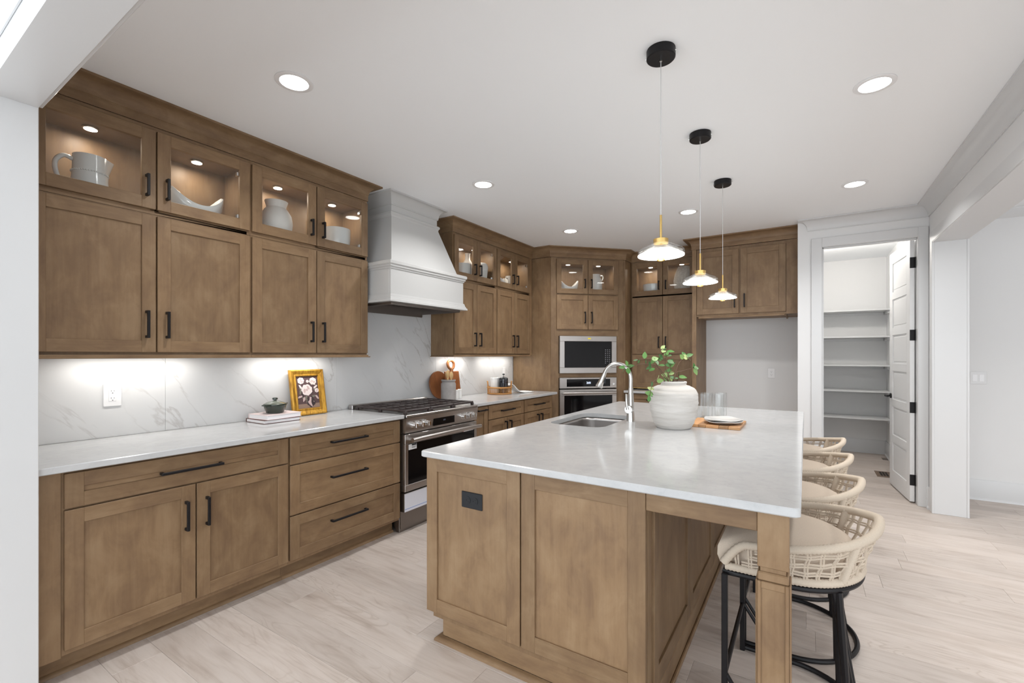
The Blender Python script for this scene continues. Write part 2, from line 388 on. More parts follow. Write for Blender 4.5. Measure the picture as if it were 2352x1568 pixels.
# casings
tr = MB()
tr.box(JX - .015, JX, JY0 - .018, JY1 + .004, 0, HZ + .015, c=.002); tr.box(JX - .10, JX - .006, JY0 - .02, JY0, 0, HZ + .105, c=.002)
tr.box(JX - .055, JX - .006, JY1, JY1 + .005, 0, HZ + .055, c=.001)
tr.box(JX, RX0, JY0 - .018, JY1 + .004, HZ, HZ + .015, c=.002); tr.box(JX - .10, RX0, JY0 - .02, JY0, HZ + .006, HZ + .105, c=.002)
tr.box(JX, RX0, JY0 - .028, JY0 - .02, HZ + .095, HZ + .125, c=.002)
tr.box(JX - .006, RX0, JY1, JY1 + .016, HZ + .006, HZ + .022, c=.002)
struct(tr.build('trim_1', TRIM), 'white casing lining the near opening at the left edge')
tr = MB()
tr.box(RX0 - .012, RX1 + .012, RY - .015, RY, 0, HZ + .002, c=.002)
tr.box(RX0 - .016, RX0, RY - .02, RY + .085, 0, HZ + .10, c=.002); tr.box(RX1, RX1 + .016, RY - .02, RY + .085, 0, HZ + .10, c=.002)
tr.box(RX0 - .012, RX1 + .012, JY1, RY - .015, HZ, HZ + .015, c=.002)
tr.box(RX0 - .016, RX0, JY1, RY - .02, HZ + .006, HZ + .10, c=.002); tr.box(RX1, RX1 + .016, JY1, RY - .02, HZ + .006, HZ + .10, c=.002)
struct(tr.build('trim_2', TRIM), 'white casing of the wide opening on the right')
tr = MB(); cw = .092
tr.box(DX0 - cw, DX0 - .004, 5.458, 5.48, 0, DZ + cw, c=.003); tr.box(DX1 + .004, DX1 + .075, 5.458, 5.48, 0, DZ + cw, c=.003)
tr.box(DX0 - .004, DX1 + .004, 5.458, 5.48, DZ + .004, DZ + cw, c=.003)
tr.box(DX0 - .02, DX0, 5.462, 5.60, 0, DZ + .02, c=.002); tr.box(DX1, DX1 + .02, 5.462, 5.60, 0, DZ + .02, c=.002); tr.box(DX0, DX1, 5.462, 5.60, DZ, DZ + .02, c=.002)
tr.box(DX0, DX0 + .012, 5.50, 5.535, 0, DZ, c=.002); tr.box(DX0, DX1, 5.50, 5.535, DZ - .012, DZ, c=.002)
struct(tr.build('trim_3', TRIM), 'white casing around the pantry doorway')
def cove(z0, z1, p, lip=.012, n=9):
    pr = [(0, z0), (.007, z0), (.007, z0 + .006)]
    for i in range(n + 1):
        a = PI / 2 * i / n; pr.append((.010 + (p - .014) * (1 - math.cos(a)), z0 + .008 + (z1 - lip - z0 - .008) * math.sin(a)))
    return pr + [(p, z1 - lip), (p, z1), (0, z1)]
CR = MB()
CR.sweep([(RX0, JY1 + .02), (RX0, 5.48), (3.178 + .093, 5.48), (3.178 + .093, 5.482)][::-1], cove(2.612, ZC - .001, .092), cap=True)
struct(CR.build('trim_4', TRIM), 'white cove crown over the pantry wall and right wall')
struct(MB().sweep([(8.05, 6.03), (RX1, 6.03)][::-1], [(0, 2.64), (.006, 2.64), (.05, ZC - .012), (.05, ZC - .001), (0, ZC - .001)]).build('trim_5', TRIM), 'white crown strip in the next room')
def bb(path, h=.19):
    return MB().sweep(path, [(0, 0), (.028, 0), (.026, .012), (.016, .022), (.016, h - .02), (.010, h), (0, h)])
struct(bb([(RX1, 6.03), (8.05, 6.03)]).build('baseboard_hall', TRIM), 'tall white baseboard in the next room')
struct(bb([(4.158, 5.46), (4.18, 5.46), (4.18, RY + .086)]).build('baseboard_right', TRIM), 'short white baseboard beside the pantry doorway')
struct(bb([(3.31, 8.07), (4.18, 8.07), (4.18, 5.62)]).build('baseboard_pantry', TRIM), 'tall white baseboard inside the pantry')
struct(bb([(2.17, 6.29), (3.178, 6.29)]).build('baseboard_alcove', TRIM), 'white baseboard at the back of the fridge alcove')

# pantry door, hinged on the right, swung in
dr = bpy.data.objects.new('door_1', None); COL.objects.link(dr); dr.location = (4.092, 5.545, 0.014); dr.rotation_euler = (0, 0, math.radians(95.0))
struct(dr, 'white six-panel pantry door swung open into the pantry')
DW, DT, DH = 0.70, .035, 2.415
leaf = MB(); st = .105; zz = [.16]; ph = (DH - .16 - .115 - 5 * .075) / 6
zs = []; z = .16
for i in range(6): zs.append((z, z + ph)); z += ph + .075
leaf.box(0, st, 0, DT, 0, DH, c=.002); leaf.box(DW - st, DW, 0, DT, 0, DH, c=.002)
prev = 0
for a, b in zs: leaf.box(st, DW - st, 0, DT, prev, a); prev = b
leaf.box(st, DW - st, 0, DT, prev, DH); lf = leaf.build('door_leaf', DOORW, dr)
for a, b in zs:
    MB().box(st - .001, DW - st + .001, .010, DT - .010, a - .001, b + .001).box(st + .02, DW - st - .02, .006, DT - .006, a + .02, b - .02, c=.006).build('door_panel', DOORW, lf)
for hz in (.20, .87, 1.54, 2.21):
    MB().box(-.003, .0005, .000, .036, hz - .05, hz + .05, c=.004).cyl((-.004, -.006, hz - .05), (-.004, -.006, hz + .05), .0065, 10).build('hinge', BLACK, dr)
kn = MB()
for sgn, yy in ((-1, 0), (1, DT)):
    kn.cyl((DW - .06, yy, .93), (DW - .06, yy + sgn * .009, .93), .026, 20).cyl((DW - .06, yy, .93), (DW - .06, yy + sgn * .05, .93), .010, 12)
    kn.box(DW - .16, DW - .05, yy + sgn * .038, yy + sgn * .056, .92, .94, c=.004)
kn.build('door_handle', BLACK, dr)

# pantry shelves (fixed to the pantry walls, one thing each)
for z, lab in ((1.985, 'topmost white pantry shelf, above eye level'), (1.625, 'second white pantry shelf from the top'), (1.238, 'third white pantry shelf from the top, at mid height'), (.89, 'fourth white pantry shelf from the top'), (.524, 'lowest white pantry shelf above the baseboard')):
    s = thing('pantry_shelf', lab, 'shelf', (3.31, 8.07, z), 0, 'fixed shelves in the pantry')
    MB().box(.001, .869, -.37, -.002, -.022, 0, c=.002).build('board', TRIM, s)
    MB().box(.845, .868, -.32, -.002, -.060, -.0225, c=.002).box(.02, .84, -.022, -.003, -.060, -.0225, c=.002).build('cleat', TRIM, s)

# ------------------------------------------------------------------ cabinet kit (local: x along the front, y into the cabinet, z up)
FW = .062; DTK = .02
def pull(parent, c, L, vert=True, y0=-DTK):
    m = MB(); h = L / 2; w = .0062; x, z = c
    if vert:
        m.box(x - w, x + w, y0 - .034, y0 - .023, z - h, z + h, c=.0015)
        for s in (-1, 1): m.box(x - w, x + w, y0 - .024, y0, z + s * (h - .007) - .007, z + s * (h - .007) + .007, c=.001)
    else:
        m.box(x - h, x + h, y0 - .034, y0 - .023, z - w, z + w, c=.0015)
        for s in (-1, 1): m.box(x + s * (h - .007) - .007, x + s * (h - .007) + .007, y0 - .024, y0, z - w, z + w, c=.001)
    return m.build('handle', BLACK, parent, smooth=0)
def shaker(parent, x0, x1, z0, z1, glass=False, handle=None, name='door', fw=FW, y0=-DTK, t=DTK):
    m = MB(); e = .0015; f = fw
    m.box(x0, x0 + f, y0, y0 + t - .0005, z0, z1, 0, e); m.box(x1 - f, x1, y0, y0 + t - .0005, z0, z1, 0, e)
    m.box(x0 + f - .001, x1 - f + .001, y0 + .0002, y0 + t - .0005, z0, z0 + f, 1, e); m.box(x0 + f - .001, x1 - f + .001, y0 + .0002, y0 + t - .0005, z1 - f, z1, 1, e)
    d = m.build(name, [W_V, W_H], parent, smooth=0)
    if glass: MB().box(x0 + f - .003, x1 - f + .003, y0 + .009, y0 + .013, z0 + f - .003, z1 - f + .003).build('glass_pane', PANE, d, smooth=0)
    else: MB().box(x0 + f - .003, x1 - f + .003, y0 + .009, y0 + t - .002, z0 + f - .003, z1 - f + .003).build('recessed_panel', W_H if name == 'drawer' else W_V, d, smooth=0)
    if handle: pull(d, handle[1], handle[2], handle[0] == 'v', y0)
    return d
def carcass(parent, w, d, z0, z1, hollow=False, ff=.02, mid=True, top=.05):
    m = MB(); t = .018
    if not hollow:
        m.box(0, w, 0, d, z0, z1, 0, .001); return m.build('carcass', W_V, parent, smooth=0)
    m.box(0, t, 0, d, z0, z1); m.box(w - t, w, 0, d, z0, z1); m.box(t, w - t, 0, d, z0, z0 + t, 1); m.box(t, w - t, 0, d, z1 - top, z1, 1)
    m.box(t, w - t, d - .008, d, z0 + t, z1 - top); m.box(w / 2 - .02, w / 2 + .02, .0, .02, z0 + t, z1 - top) if mid else None
    m.box(t, w - t, 0, .018, z0, z0 + .04, 1)
    return m.build('carcass', [W_V, W_H], parent, smooth=0)
def puck(parent, x, y, z, i, lab, M=None, rz=0):
    p = M @ Vector((x, y, z))
    o = thing('puck_light', lab, 'light', p, rz, 'puck lights in the glass cabinets')
    MB().lathe([(.0, -.012), (.030, -.012), (.034, -.009), (.034, -.0005), (.0, -.0005)], 24).build('housing', NICKEL, o)
    MB().lathe([(.0, -.0135), (.027, -.0135), (.027, -.0125), (.0, -.0125)], 24).build('lens', E_PUCK, o)
    lamp('puck_lamp', o, (0, 0, -.016), P_PUCK, .05, (1, .88, .74))
    return o
def frame_at(loc, rz): return Matrix.Translation(loc) @ Matrix.Rotation(rz, 4, 'Z')
UX = .29; ZS, ZG, ZT = 1.372, 2.128, 2.60        # upper run: carcass front, bottom, glass tier, top
def wall_pair(y0, y1, doors, lab_s, lab_g, pk, filler=None, ends=(0, 0)):
    w = y1 - y0
    c = thing('wall_cabinet', lab_s, 'cabinet', (UX, y0, ZS), PI / 2, 'solid-door wall cabinets')
    carcass(c, w, UX - .001, 0, ZG - ZS - .001)
    for i, (a, b) in enumerate(doors):
        hx = (b - y0 - .042) if i == 0 else (a - y0 + .042)
        shaker(c, a - y0, b - y0, .013, 2.117 - ZS, handle=('v', (hx, 1.533 - ZS), .145))
    rl = MB().box(-.0, w, -.020, .0, -.018, -.0005, 0, .002).box(0, w, -.026, -.006, -.020, -.012, 0, .003)
    if ends[0]: rl.box(-.016, 0, -.026, UX - .002, -.020, -.012, 0, .003).box(0, .016, .0, UX - .002, -.019, -.0005)
    if ends[1]: rl.box(w, w + .016, -.026, UX - .002, -.020, -.012, 0, .003).box(w - .016, w, .0, UX - .002, -.019, -.0005)
    rl.build('light_rail', W_H, c, smooth=0)
    if filler: MB().box(filler[0] - y0, filler[1] - y0, -.004, .02, 0, ZG - ZS - .001).build('filler_strip', W_V, c, smooth=0)
    g = thing('glass_wall_cabinet', lab_g, 'cabinet', (UX, y0, ZG), PI / 2, 'glass-door cabinets')
    carcass(g, w, UX - .001, 0, ZT - ZG, True)
    for i, (a, b) in enumerate(doors):
        hx = (b - y0 - .042) if i == 0 else (a - y0 + .042)
        shaker(g, a - y0, b - y0, 2.152 - ZG, 2.576 - ZG, True, ('v', (hx, 2.27 - ZG), .115))
    hg = MB()
    hx = doors[1][1] - y0 - FW
    for hz in (.10, .36): MB().box(hx - .012, hx + .002, -.010, .012, hz - .012, hz + .012, 0, .002).build('door_hinge', CHROME, g, smooth=0)
    if filler: MB().box(filler[0] - y0, filler[1] - y0, -.004, .02, 0, ZT - ZG).build('filler_strip', W_V, g, smooth=0)
    M = frame_at((UX, y0, ZG), PI / 2)
    for (yy, lab) in pk: puck(None, yy - y0, UX - .135, ZT - ZG - .05, 0, lab, M)
    return c, g
wall_pair(.515, 1.518, ((.533, 1.0175), (1.0245, 1.511)), 'leftmost solid-door wall cabinet, wider doors, beside the white wall end', 'leftmost glass-door cabinet holding the white pitcher and boat dish',
          ((.795, 'puck light above the white pitcher'), (1.285, 'puck light above the white boat dish')), filler=(.494, .514))
wall_pair(1.519, 2.434, ((1.526, 1.973), (1.981, 2.427)), 'solid-door wall cabinet just left of the white range hood', 'glass-door cabinet left of the hood holding a round jar and bowl',
          ((1.79, 'puck light above the round cream jar'), (2.225, 'puck light above the white bowl left of the hood')), ends=(0, 1))
wall_pair(3.486, 4.236, ((3.500, 3.862), (3.868, 4.229)), 'solid-door wall cabinet just right of the white range hood', 'glass-door cabinet just right of the hood with three white pots',
          ((3.68, 'puck light nearest the right side of the hood'), (4.04, 'puck light in the right half of the cabinet beside the hood')), ends=(1, 0))
wall_pair(4.237, 4.987, ((4.244, 4.606), (4.612, 4.975)), 'solid-door wall cabinet next to the tall oven tower side panel', 'glass-door cabinet next to the oven tower, small dish and handled jug inside',
          ((4.42, 'puck light above the small boat dish near the oven tower'), (4.80, 'puck light closest to the oven tower side panel')), filler=(4.988, 5.038))

# base cabinets along the left wall
BX = .625; ZB0, ZB1 = .105, .884
def base_cab(y0, y1, lab, fronts, extra=None):
    w = y1 - y0
    c = thing('base_cabinet', lab, 'cabinet', (BX, y0, 0), PI / 2, 'base cabinets along the range wall')
    carcass(c, w, BX - .002, ZB0, ZB1)
    xt = extra[0] - y0 if extra else 0
    MB().box(xt, w, .075, .09, .0, ZB0 - .0005, 0, .001).build('toe_kick', W_H, c, smooth=0)
    q = [(0, .0), (-.016, .0), (-.013, .010), (-.006, .016), (0, .018)]
    MB().add([(x, .075 + o, z) for x in (xt, w) for o, z in q], [(0, 1, 2, 3, 4), (9, 8, 7, 6, 5)] + [(i, (i + 1) % 5, 5 + (i + 1) % 5, 5 + i) for i in range(5)]).build('shoe_molding', W_H, c)
    for kind, a, b, z0, z1, h in fronts:
        hh = (h[0], (h[1] - y0, h[2]), h[3]) if h else None
        shaker(c, a - y0, b - y0, z0, z1, handle=hh, name=kind)
    if extra: MB().box(extra[0] - y0, extra[1] - y0, -.004, .02, extra[2], ZB1).build('filler_strip', W_V, c, smooth=0)
    return c
base_cab(.576, 1.567, 'wide base cabinet at the left end, one long drawer over two doors',
         (('drawer', .583, 1.561, .724, .871, ('h', 1.053, .800, .275)), ('door', .583, 1.0695, .130, .716, ('v', 1.026, .568, .146)), ('door', 1.0755, 1.561, .130, .716, ('v', 1.120, .568, .146))), (.496, .575, .10))
base_cab(1.568, 2.462, 'base cabinet of three wide drawers left of the range',
         tuple(('drawer', 1.575, 2.455, a, b, ('h', 1.990, hz, .285)) for a, b, hz in ((.709, .871, .803), (.402, .700, .576), (.128, .393, .291))))
base_cab(3.378, 3.605, 'narrow pull-out base cabinet just right of the range', (('door', 3.384, 3.598, .130, .871, ('h', 3.491, .842, .15)),))
base_cab(3.606, 4.277, 'base cabinet right of the narrow pull-out, drawer over two doors',
         (('drawer', 3.613, 4.270, .735, .874, ('h', 3.94, .805, .23)), ('door', 3.613, 3.938, .130, .727, ('v', 3.90, .62, .146)), ('door', 3.945, 4.270, .130, .727, ('v', 3.985, .62, .146))))
base_cab(4.278, 4.965, 'base cabinet against the oven tower, drawer over two doors',
         (('drawer', 4.285, 4.930, .735, .874, ('h', 4.60, .805, .22)), ('door', 4.285, 4.604, .130, .727, ('v', 4.565, .62, .146)), ('door', 4.611, 4.930, .130, .727, ('v', 4.65, .62, .146))))
# worktops
tag(MB().box(.001, .682, .496, 2.464, .885, .914, 0, .003).build('countertop', QUARTZ), 'long grey quartz worktop left of the range, along the veined backsplash', 'countertop', 'quartz worktops')
tag(MB().box(.001, .665, 3.377, 5.035, .885, .914, 0, .003).build('countertop', QUARTZ), 'grey quartz worktop right of the range, under the rattan tray', 'countertop', 'quartz worktops')

# crown on the timber cabinets
CP = [(0, 2.6005), (.006, 2.6005), (.006, 2.640)] + cove(2.640, ZC - .001, .086)[1:]
tag(MB().sweep([(.292, .494), (.292, 2.434), (.0, 2.434)], CP).build('crown_molding', W_H), 'brown timber crown above the cabinets left of the hood', 'molding')
TA = (.560, 5.055); TB = (1.275, 5.770)
tag(MB().sweep([(0, 3.486), (.292, 3.486), (.292, 5.045), (.556, 5.045), (1.279, 5.768), (1.279, 5.985), (2.122, 5.985), (2.122, 5.655), (3.176, 5.655)], CP).build('crown_molding', W_H), 'brown timber crown stepping round the oven tower to the pantry wall', 'molding')

# ------------------------------------------------------------------ oven tower on the diagonal
TW = math.hypot(TB[0] - TA[0], TB[1] - TA[1])
tw = thing('oven_tower', 'tall diagonal corner cabinet housing the microwave and wall oven', 'cabinet', (TA[0], TA[1], 0), PI / 4)
Ti = frame_at((TA[0], TA[1], 0), PI / 4).inverted()
def twl(x, y): p = Ti @ Vector((x, y, 0)); return (p.x, p.y)
m = MB()
m.prism([twl(*p) for p in ((.002, 5.057), (.556, 5.057), (.573, 5.075), (.002, 5.075))], 0, 2.60); m.build('side_panel', W_V, tw, smooth=0)
m = MB(); m.prism([twl(*p) for p in ((1.255, 5.755), (1.273, 5.770), (1.273, 6.288), (1.255, 6.288))], 0, 2.60); m.build('side_panel', W_V, tw, smooth=0)
m = MB()
m.box(.0, .105, 0, .02, .10, 2.60); m.box(.880, TW, 0, .02, .10, 2.60)
m.box(.105, .880, 0, .02, 1.6125, 1.70, 1); m.box(.105, .880, 0, .02, 1.0855, 1.138, 1); m.box(.105, .880, 0, .02, .10, .325, 1); m.box(.105, .880, 0, .02, 2.11, 2.165, 1); m.box(.105, .880, 0, .02, 2.555, 2.60, 1)
m.box(0, .012, -.006, 0, .10, 2.60); m.box(TW - .03, TW - .012, -.008, 0, .10, 2.60, 0, .003)
m.build('face_frame', [W_V, W_H], tw, smooth=0)
MB().box(.105, .88, .30, .34, .3, 2.11).box(.02, TW - .02, .06, .075, 0, .10).build('inner_back', DARK, tw, smooth=0)
m = MB(); m.box(.06, .92, .02, .40, 2.125, 2.143, 1); m.box(.06, .92, .02, .40, 2.55, 2.598, 1); m.box(.05, .068, .02, .40, 2.143, 2.55); m.box(.912, .93, .02, .40, 2.143, 2.55); m.box(.05, .93, .39, .40, 2.143, 2.55); m.box(.467, .513, .0, .02, 2.143, 2.55)
m.build('display_box', [W_V, W_H], tw, smooth=0)
for a, b, hx in ((.074, .486, .444), (.492, .902, .534)):
    shaker(tw, a, b, 2.146, 2.578, True, ('v', (hx, 2.275), .115), fw=.062)
    shaker(tw, a, b, 1.695, 2.128, False, ('v', (hx, 1.845), .146), fw=.062)
TM = frame_at((TA[0], TA[1], 0), PI / 4)
puck(None, .28, .15, 2.55, 0, 'puck light above the boat dish in the oven tower', TM)
puck(None, .70, .15, 2.55, 0, 'puck light above the handled crock in the oven tower', TM)
# microwave
mw = thing('microwave', 'built-in steel and black glass microwave above the wall oven', 'microwave', (*(TM @ Vector((.109, -.001, 0))).xy, 1.139), PI / 4)
w_, h_ = .767, .472; m = MB()
m.box(0, w_, -.028, 0, 0, .072, 0, .003); m.box(0, w_, -.028, 0, h_ - .068, h_, 0, .003); m.box(0, .066, -.028, 0, .072, h_ - .068, 0, .003); m.box(w_ - .066, w_, -.028, 0, .072, h_ - .068, 0, .003)
m.build('trim_frame', STEEL, mw, smooth=0)
MB().box(.066, w_ - .066, -.024, .25, .072, h_ - .068).build('glass_front', BGLASS, mw, smooth=0)
m = MB()
for r in range(8):
    for c in range(3):
        if r == 0 and c == 1: continue
        m.box(.610 + c * .028, .622 + c * .028, -.0252, -.0238, .125 + r * .024, .131 + r * .024)
m.build('keypad', plain('key_print', (0.34, 0.34, 0.36), 0.5), mw, smooth=0)
MB().box(.375, .415, -.0292, -.028, h_ - .040, h_ - .024).build('sticker', YEL, mw, smooth=0)['label'] = 'small yellow sticker on the frame'
# wall oven
ov = thing('wall_oven', 'built-in stainless wall oven below the microwave', 'oven', (*(TM @ Vector((.109, -.001, 0))).xy, .33), PI / 4)
MB().box(0, w_, -.03, .25, .618, .754, 0, .003).build('control_panel', STEEL, ov, smooth=0)
dsp = MB().box(.092, .677, -.0315, -.029, .640, .735).build('display', BGLASS, ov, smooth=0)
def text(s, size, mat, parent, loc, rot, name, ext=.0003):
    c = bpy.data.curves.new(name, 'FONT'); c.body = s; c.size = size; c.align_x = 'CENTER'; c.align_y = 'CENTER'; c.extrude = ext; c.materials.append(mat)
    t = bpy.data.objects.new(name, c); COL.objects.link(t)
    o = bpy.data.objects.new(name, bpy.data.meshes.new_from_object(t)); bpy.data.objects.remove(t)
    COL.objects.link(o); o.parent = parent; o.location = loc; o.rotation_euler = rot; return o
text('2:01', .036, E_DIG, dsp, (.385, -.0325, .686), (PI / 2, 0, 0), 'clock_digits')
MB().cyl((.725, -.03, .668), (.725, -.0335, .668), .013, 20).build('round_badge', CHROME, ov)
m = MB(); m.box(0, w_, -.032, .0, 0, .10, 0, .003); m.box(0, .062, -.032, 0, .10, .528, 0, .003); m.box(w_ - .062, w_, -.032, 0, .10, .528, 0, .003); m.box(0, w_, -.032, 0, .528, .606, 0, .003)
od = m.build('oven_door', STEEL, ov, smooth=0)
MB().box(.06, w_ - .06, -.027, .2, .098, .530).build('oven_window', BGLASS, od, smooth=0)
m = MB(); m.tube([(.03, -.074, .563), (w_ - .03, -.074, .563)], .017, 16)
for xx in (.045, w_ - .045): m.tube([(xx, -.03, .556), (xx, -.074, .563)], .014, 10)
m.build('handle', STEEL, od)

# ------------------------------------------------------------------ tall unit, fridge surround
TY = 5.99
tu = thing('pantry_hutch', 'countertop hutch cabinet with one wide lift door and two tall doors', 'cabinet', (1.281, TY, .93), 0)
W2 = 2.120 - 1.281
carcass(tu, W2, 6.288 - TY, 0, 1.197)
for a, b, hx in ((.020, .413, .372), (.420, .812, .460)):
    shaker(tu, a, b, 1.384 - .93, 2.128 - .93, handle=('v', (hx, 1.535 - .93), .146))
shaker(tu, .020, .812, .012, 1.372 - .93)
MB().box(.02, .812, -.014, 0, 0, .008).build('bottom_rail', BRASS, tu, smooth=0)['label'] = 'thin bottom trim under the lift door, brass-coloured to stand in for reflected light'  # brass colour on the bottom trim imitates light reflecting there
tg = thing('glass_hutch_cabinet', 'glass-door cabinet left of the fridge alcove, bowl and clay vase inside', 'cabinet', (1.281, TY, ZG), 0, 'glass-door cabinets')
carcass(tg, W2, 6.288 - TY, 0, ZT - ZG, True)
for a, b, hx in ((.020, .413, .372), (.420, .812, .460)):
    shaker(tg, a, b, 2.148 - ZG, 2.578 - ZG, True, ('v', (hx, 2.27 - ZG), .115))
GM = frame_at((1.281, TY, ZG), 0)
puck(None, .22, .14, ZT - ZG - .05, 0, 'puck light above the white bowl left of the fridge alcove', GM)
puck(None, .62, .14, ZT - ZG - .05, 0, 'puck light above the speckled clay vase', GM)
bc = thing('base_cabinet', 'base cabinet under the hutch between oven tower and fridge panel', 'cabinet', (1.281, 5.745, 0), 0)
carcass(bc, W2, .54, ZB0, ZB1); shaker(bc, .02, .81, .735, .874, handle=('h', (.415, .805), .25), name='drawer')
shaker(bc, .02, .412, .13, .727, handle=('v', (.37, .62), .146)); shaker(bc, .419, .81, .13, .727, handle=('v', (.46, .62), .146))
MB().box(0, W2, .07, .085, 0, ZB0).build('toe_kick', W_H, bc, smooth=0)
tag(MB().box(1.277, 2.121, 5.70, 6.288, .885, .914, 0, .003).build('countertop', QUARTZ), 'small grey quartz worktop under the hutch, left of the fridge alcove', 'countertop', 'quartz worktops')
fp = thing('fridge_surround', 'deep two-door cabinet and side panel over the empty fridge alcove', 'cabinet', (2.168, 5.67, 0), 0)
MB().box(-.046, 0, -.014, .618, 0, ZT).build('side_panel', W_V, fp, smooth=0)
FWD = 3.176 - 2.168
m = MB(); m.box(.0005, FWD, 0, .618, 1.815, ZT, 0, .001); m.box(.905, FWD - .002, -.008, 0, 1.812, ZT); m.build('carcass', W_V, fp, smooth=0)
shaker(fp, .006, .448, 1.838, 2.562, handle=('v', (.408, 1.978), .15), fw=.066); shaker(fp, .466, .902, 1.838, 2.562, handle=('v', (.506, 1.978), .15), fw=.066)
MB().box(.02, .90, .0, .02, 1.795, 1.8148, 0, .003).box(.89, .905, .0, .55, 1.795, 1.8148).build('light_rail', W_H, fp, smooth=0)

# ------------------------------------------------------------------ range hood
hd = thing('range_hood', 'tapered white timber range hood over the gas range', 'range hood', (0.001, 2.915, 0), 0)
def ring(m, x, hw, z0, z1, t=.02):           # box shell: front and two sides
    m.box(x - t, x, -hw, hw, z0, z1, 0, .002); m.box(0, x - t, -hw, -hw + t, z0, z1, 0, .002); m.box(0, x - t, hw - t, hw, z0, z1, 0, .002)
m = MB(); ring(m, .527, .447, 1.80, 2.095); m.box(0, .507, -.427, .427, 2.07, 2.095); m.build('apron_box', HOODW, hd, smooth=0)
a, b = (.491, .408, 2.112), (.350, .279, 2.545)
vs = [(0, -a[1], a[2]), (a[0], -a[1], a[2]), (a[0], a[1], a[2]), (0, a[1], a[2]), (0, -b[1], b[2]), (b[0], -b[1], b[2]), (b[0], b[1], b[2]), (0, b[1], b[2])]
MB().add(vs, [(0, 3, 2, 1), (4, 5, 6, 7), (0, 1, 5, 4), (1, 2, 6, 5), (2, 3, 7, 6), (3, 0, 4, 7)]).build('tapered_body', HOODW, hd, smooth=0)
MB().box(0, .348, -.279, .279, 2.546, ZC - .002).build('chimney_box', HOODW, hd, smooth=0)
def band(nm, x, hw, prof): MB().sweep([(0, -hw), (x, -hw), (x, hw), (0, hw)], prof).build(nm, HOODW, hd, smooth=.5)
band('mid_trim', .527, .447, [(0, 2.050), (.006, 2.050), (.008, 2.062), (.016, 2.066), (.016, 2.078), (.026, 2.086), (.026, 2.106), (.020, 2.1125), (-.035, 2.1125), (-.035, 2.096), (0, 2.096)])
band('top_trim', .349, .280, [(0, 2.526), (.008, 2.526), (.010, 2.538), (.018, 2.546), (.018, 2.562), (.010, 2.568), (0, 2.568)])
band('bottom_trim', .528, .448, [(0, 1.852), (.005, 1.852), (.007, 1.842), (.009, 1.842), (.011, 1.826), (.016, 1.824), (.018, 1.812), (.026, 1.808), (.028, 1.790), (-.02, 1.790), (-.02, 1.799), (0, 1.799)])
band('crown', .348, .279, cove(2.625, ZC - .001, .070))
m = MB(); m.box(.02, .505, -.425, .425, 1.838, 1.845); m.box(.498, .506, -.425, .425, 1.770, 1.838); m.box(.02, .498, -.425, -.418, 1.770, 1.838); m.box(.02, .498, .418, .425, 1.770, 1.838); m.box(.002, .02, -.425, .425, 1.745, 1.845)
m.build('steel_liner', STEELD, hd, smooth=0)
MB().box(.06, .25, -.36, -.02, 1.830, 1.8375).box(.06, .25, .02, .36, 1.830, 1.8375).build('grease_filter', STEEL, hd, smooth=0)

# ------------------------------------------------------------------ gas range
rg = thing('gas_range', 'wide slide-in stainless gas range with black grates', 'range', (0.006, 2.472, 0), PI / 2)   # local x along the wall, -y into the room
RW = .898
def rb(m, x0, x1, d0, d1, z0, z1, mi=0, c=0.0): return m.box(x0, x1, -d1, -d0, z0, z1, mi, c)      # d = distance from the wall
rb(MB(), .004, RW - .004, .02, .62, .03, .889).build('body', STEELD, rg, smooth=0)
m = MB(); rb(m, 0, RW, .012, .69, .890, .910, 0, .004); m.build('cooktop', STEEL, rg, smooth=0)
m = MB(); rb(m, 0, RW, .004, .055, .9105, .950, 0, .004); m.build('backguard', STEEL, rg, smooth=0)
m = MB()
for i in range(5): rb(m, .06 + i * .165, .18 + i * .165, .0555, .0565, .926, .940)
m.build('vent_slot', DARK, rg, smooth=0)
m = MB(); m.add([(0, -.60, .770), (RW, -.60, .770), (0, -.675, .770), (RW, -.675, .770), (0, -.69, .889), (RW, -.69, .889), (0, -.60, .889), (RW, -.60, .889)], [(0, 1, 3, 2), (2, 3, 5, 4), (4, 5, 7, 6), (6, 7, 1, 0), (0, 2, 4, 6), (1, 7, 5, 3)])
m.build('control_panel', STEEL, rg, smooth=0)
dp = MB(); rb(dp, .305, .570, .60, .685, .790, .862); dpo = dp.build('display', BGLASS, rg, smooth=0)
text('2:01', .018, plain('dim_digits', (.15, .17, .22), .4), dpo, (.438, -.6857, .826), (PI / 2, 0, 0), 'clock_digits')
for kx in (.075, .148, .218, .672, .748, .820):
    k = MB(); k.cyl((kx, -.678, .828), (kx, -.690, .828), .026, 20).cyl((kx, -.690, .828), (kx, -.722, .826), .021, 20, r2=.019).box(kx - .004, kx + .004, -.727, -.700, .808, .846, 0, .002)
    k.build('knob', CHROME, rg)
m = MB(); rb(m, 0, RW, .62, .675, .320, .372, 0, .003); rb(m, 0, .034, .62, .675, .372, .685, 0, .002); rb(m, RW - .034, RW, .62, .675, .372, .685, 0, .002); rb(m, 0, RW, .62, .675, .685, .760, 0, .003)
od = m.build('oven_door', STEEL, rg, smooth=0)
m = MB(); rb(m, .03, RW - .03, .62, .672, .370, .688); m.build('oven_window', BGLASS, od, smooth=0)
m = MB(); m.tube([(.02, -.735, .722), (.12, -.738, .726), (RW / 2, -.742, .728), (RW - .12, -.738, .726), (RW - .02, -.735, .722)], .018, 16)
for xx in (.045, RW - .045): m.tube([(xx, -.66, .722), (xx, -.735, .722)], .013, 10)
m.build('handle', STEEL, od)
m = MB(); rb(m, .038, .125, .672, .6732, .638, .680); st_ = m.build('energy_label', WPLAST, od, smooth=0); st_['label'] = 'small white label at the top corner of the oven window'
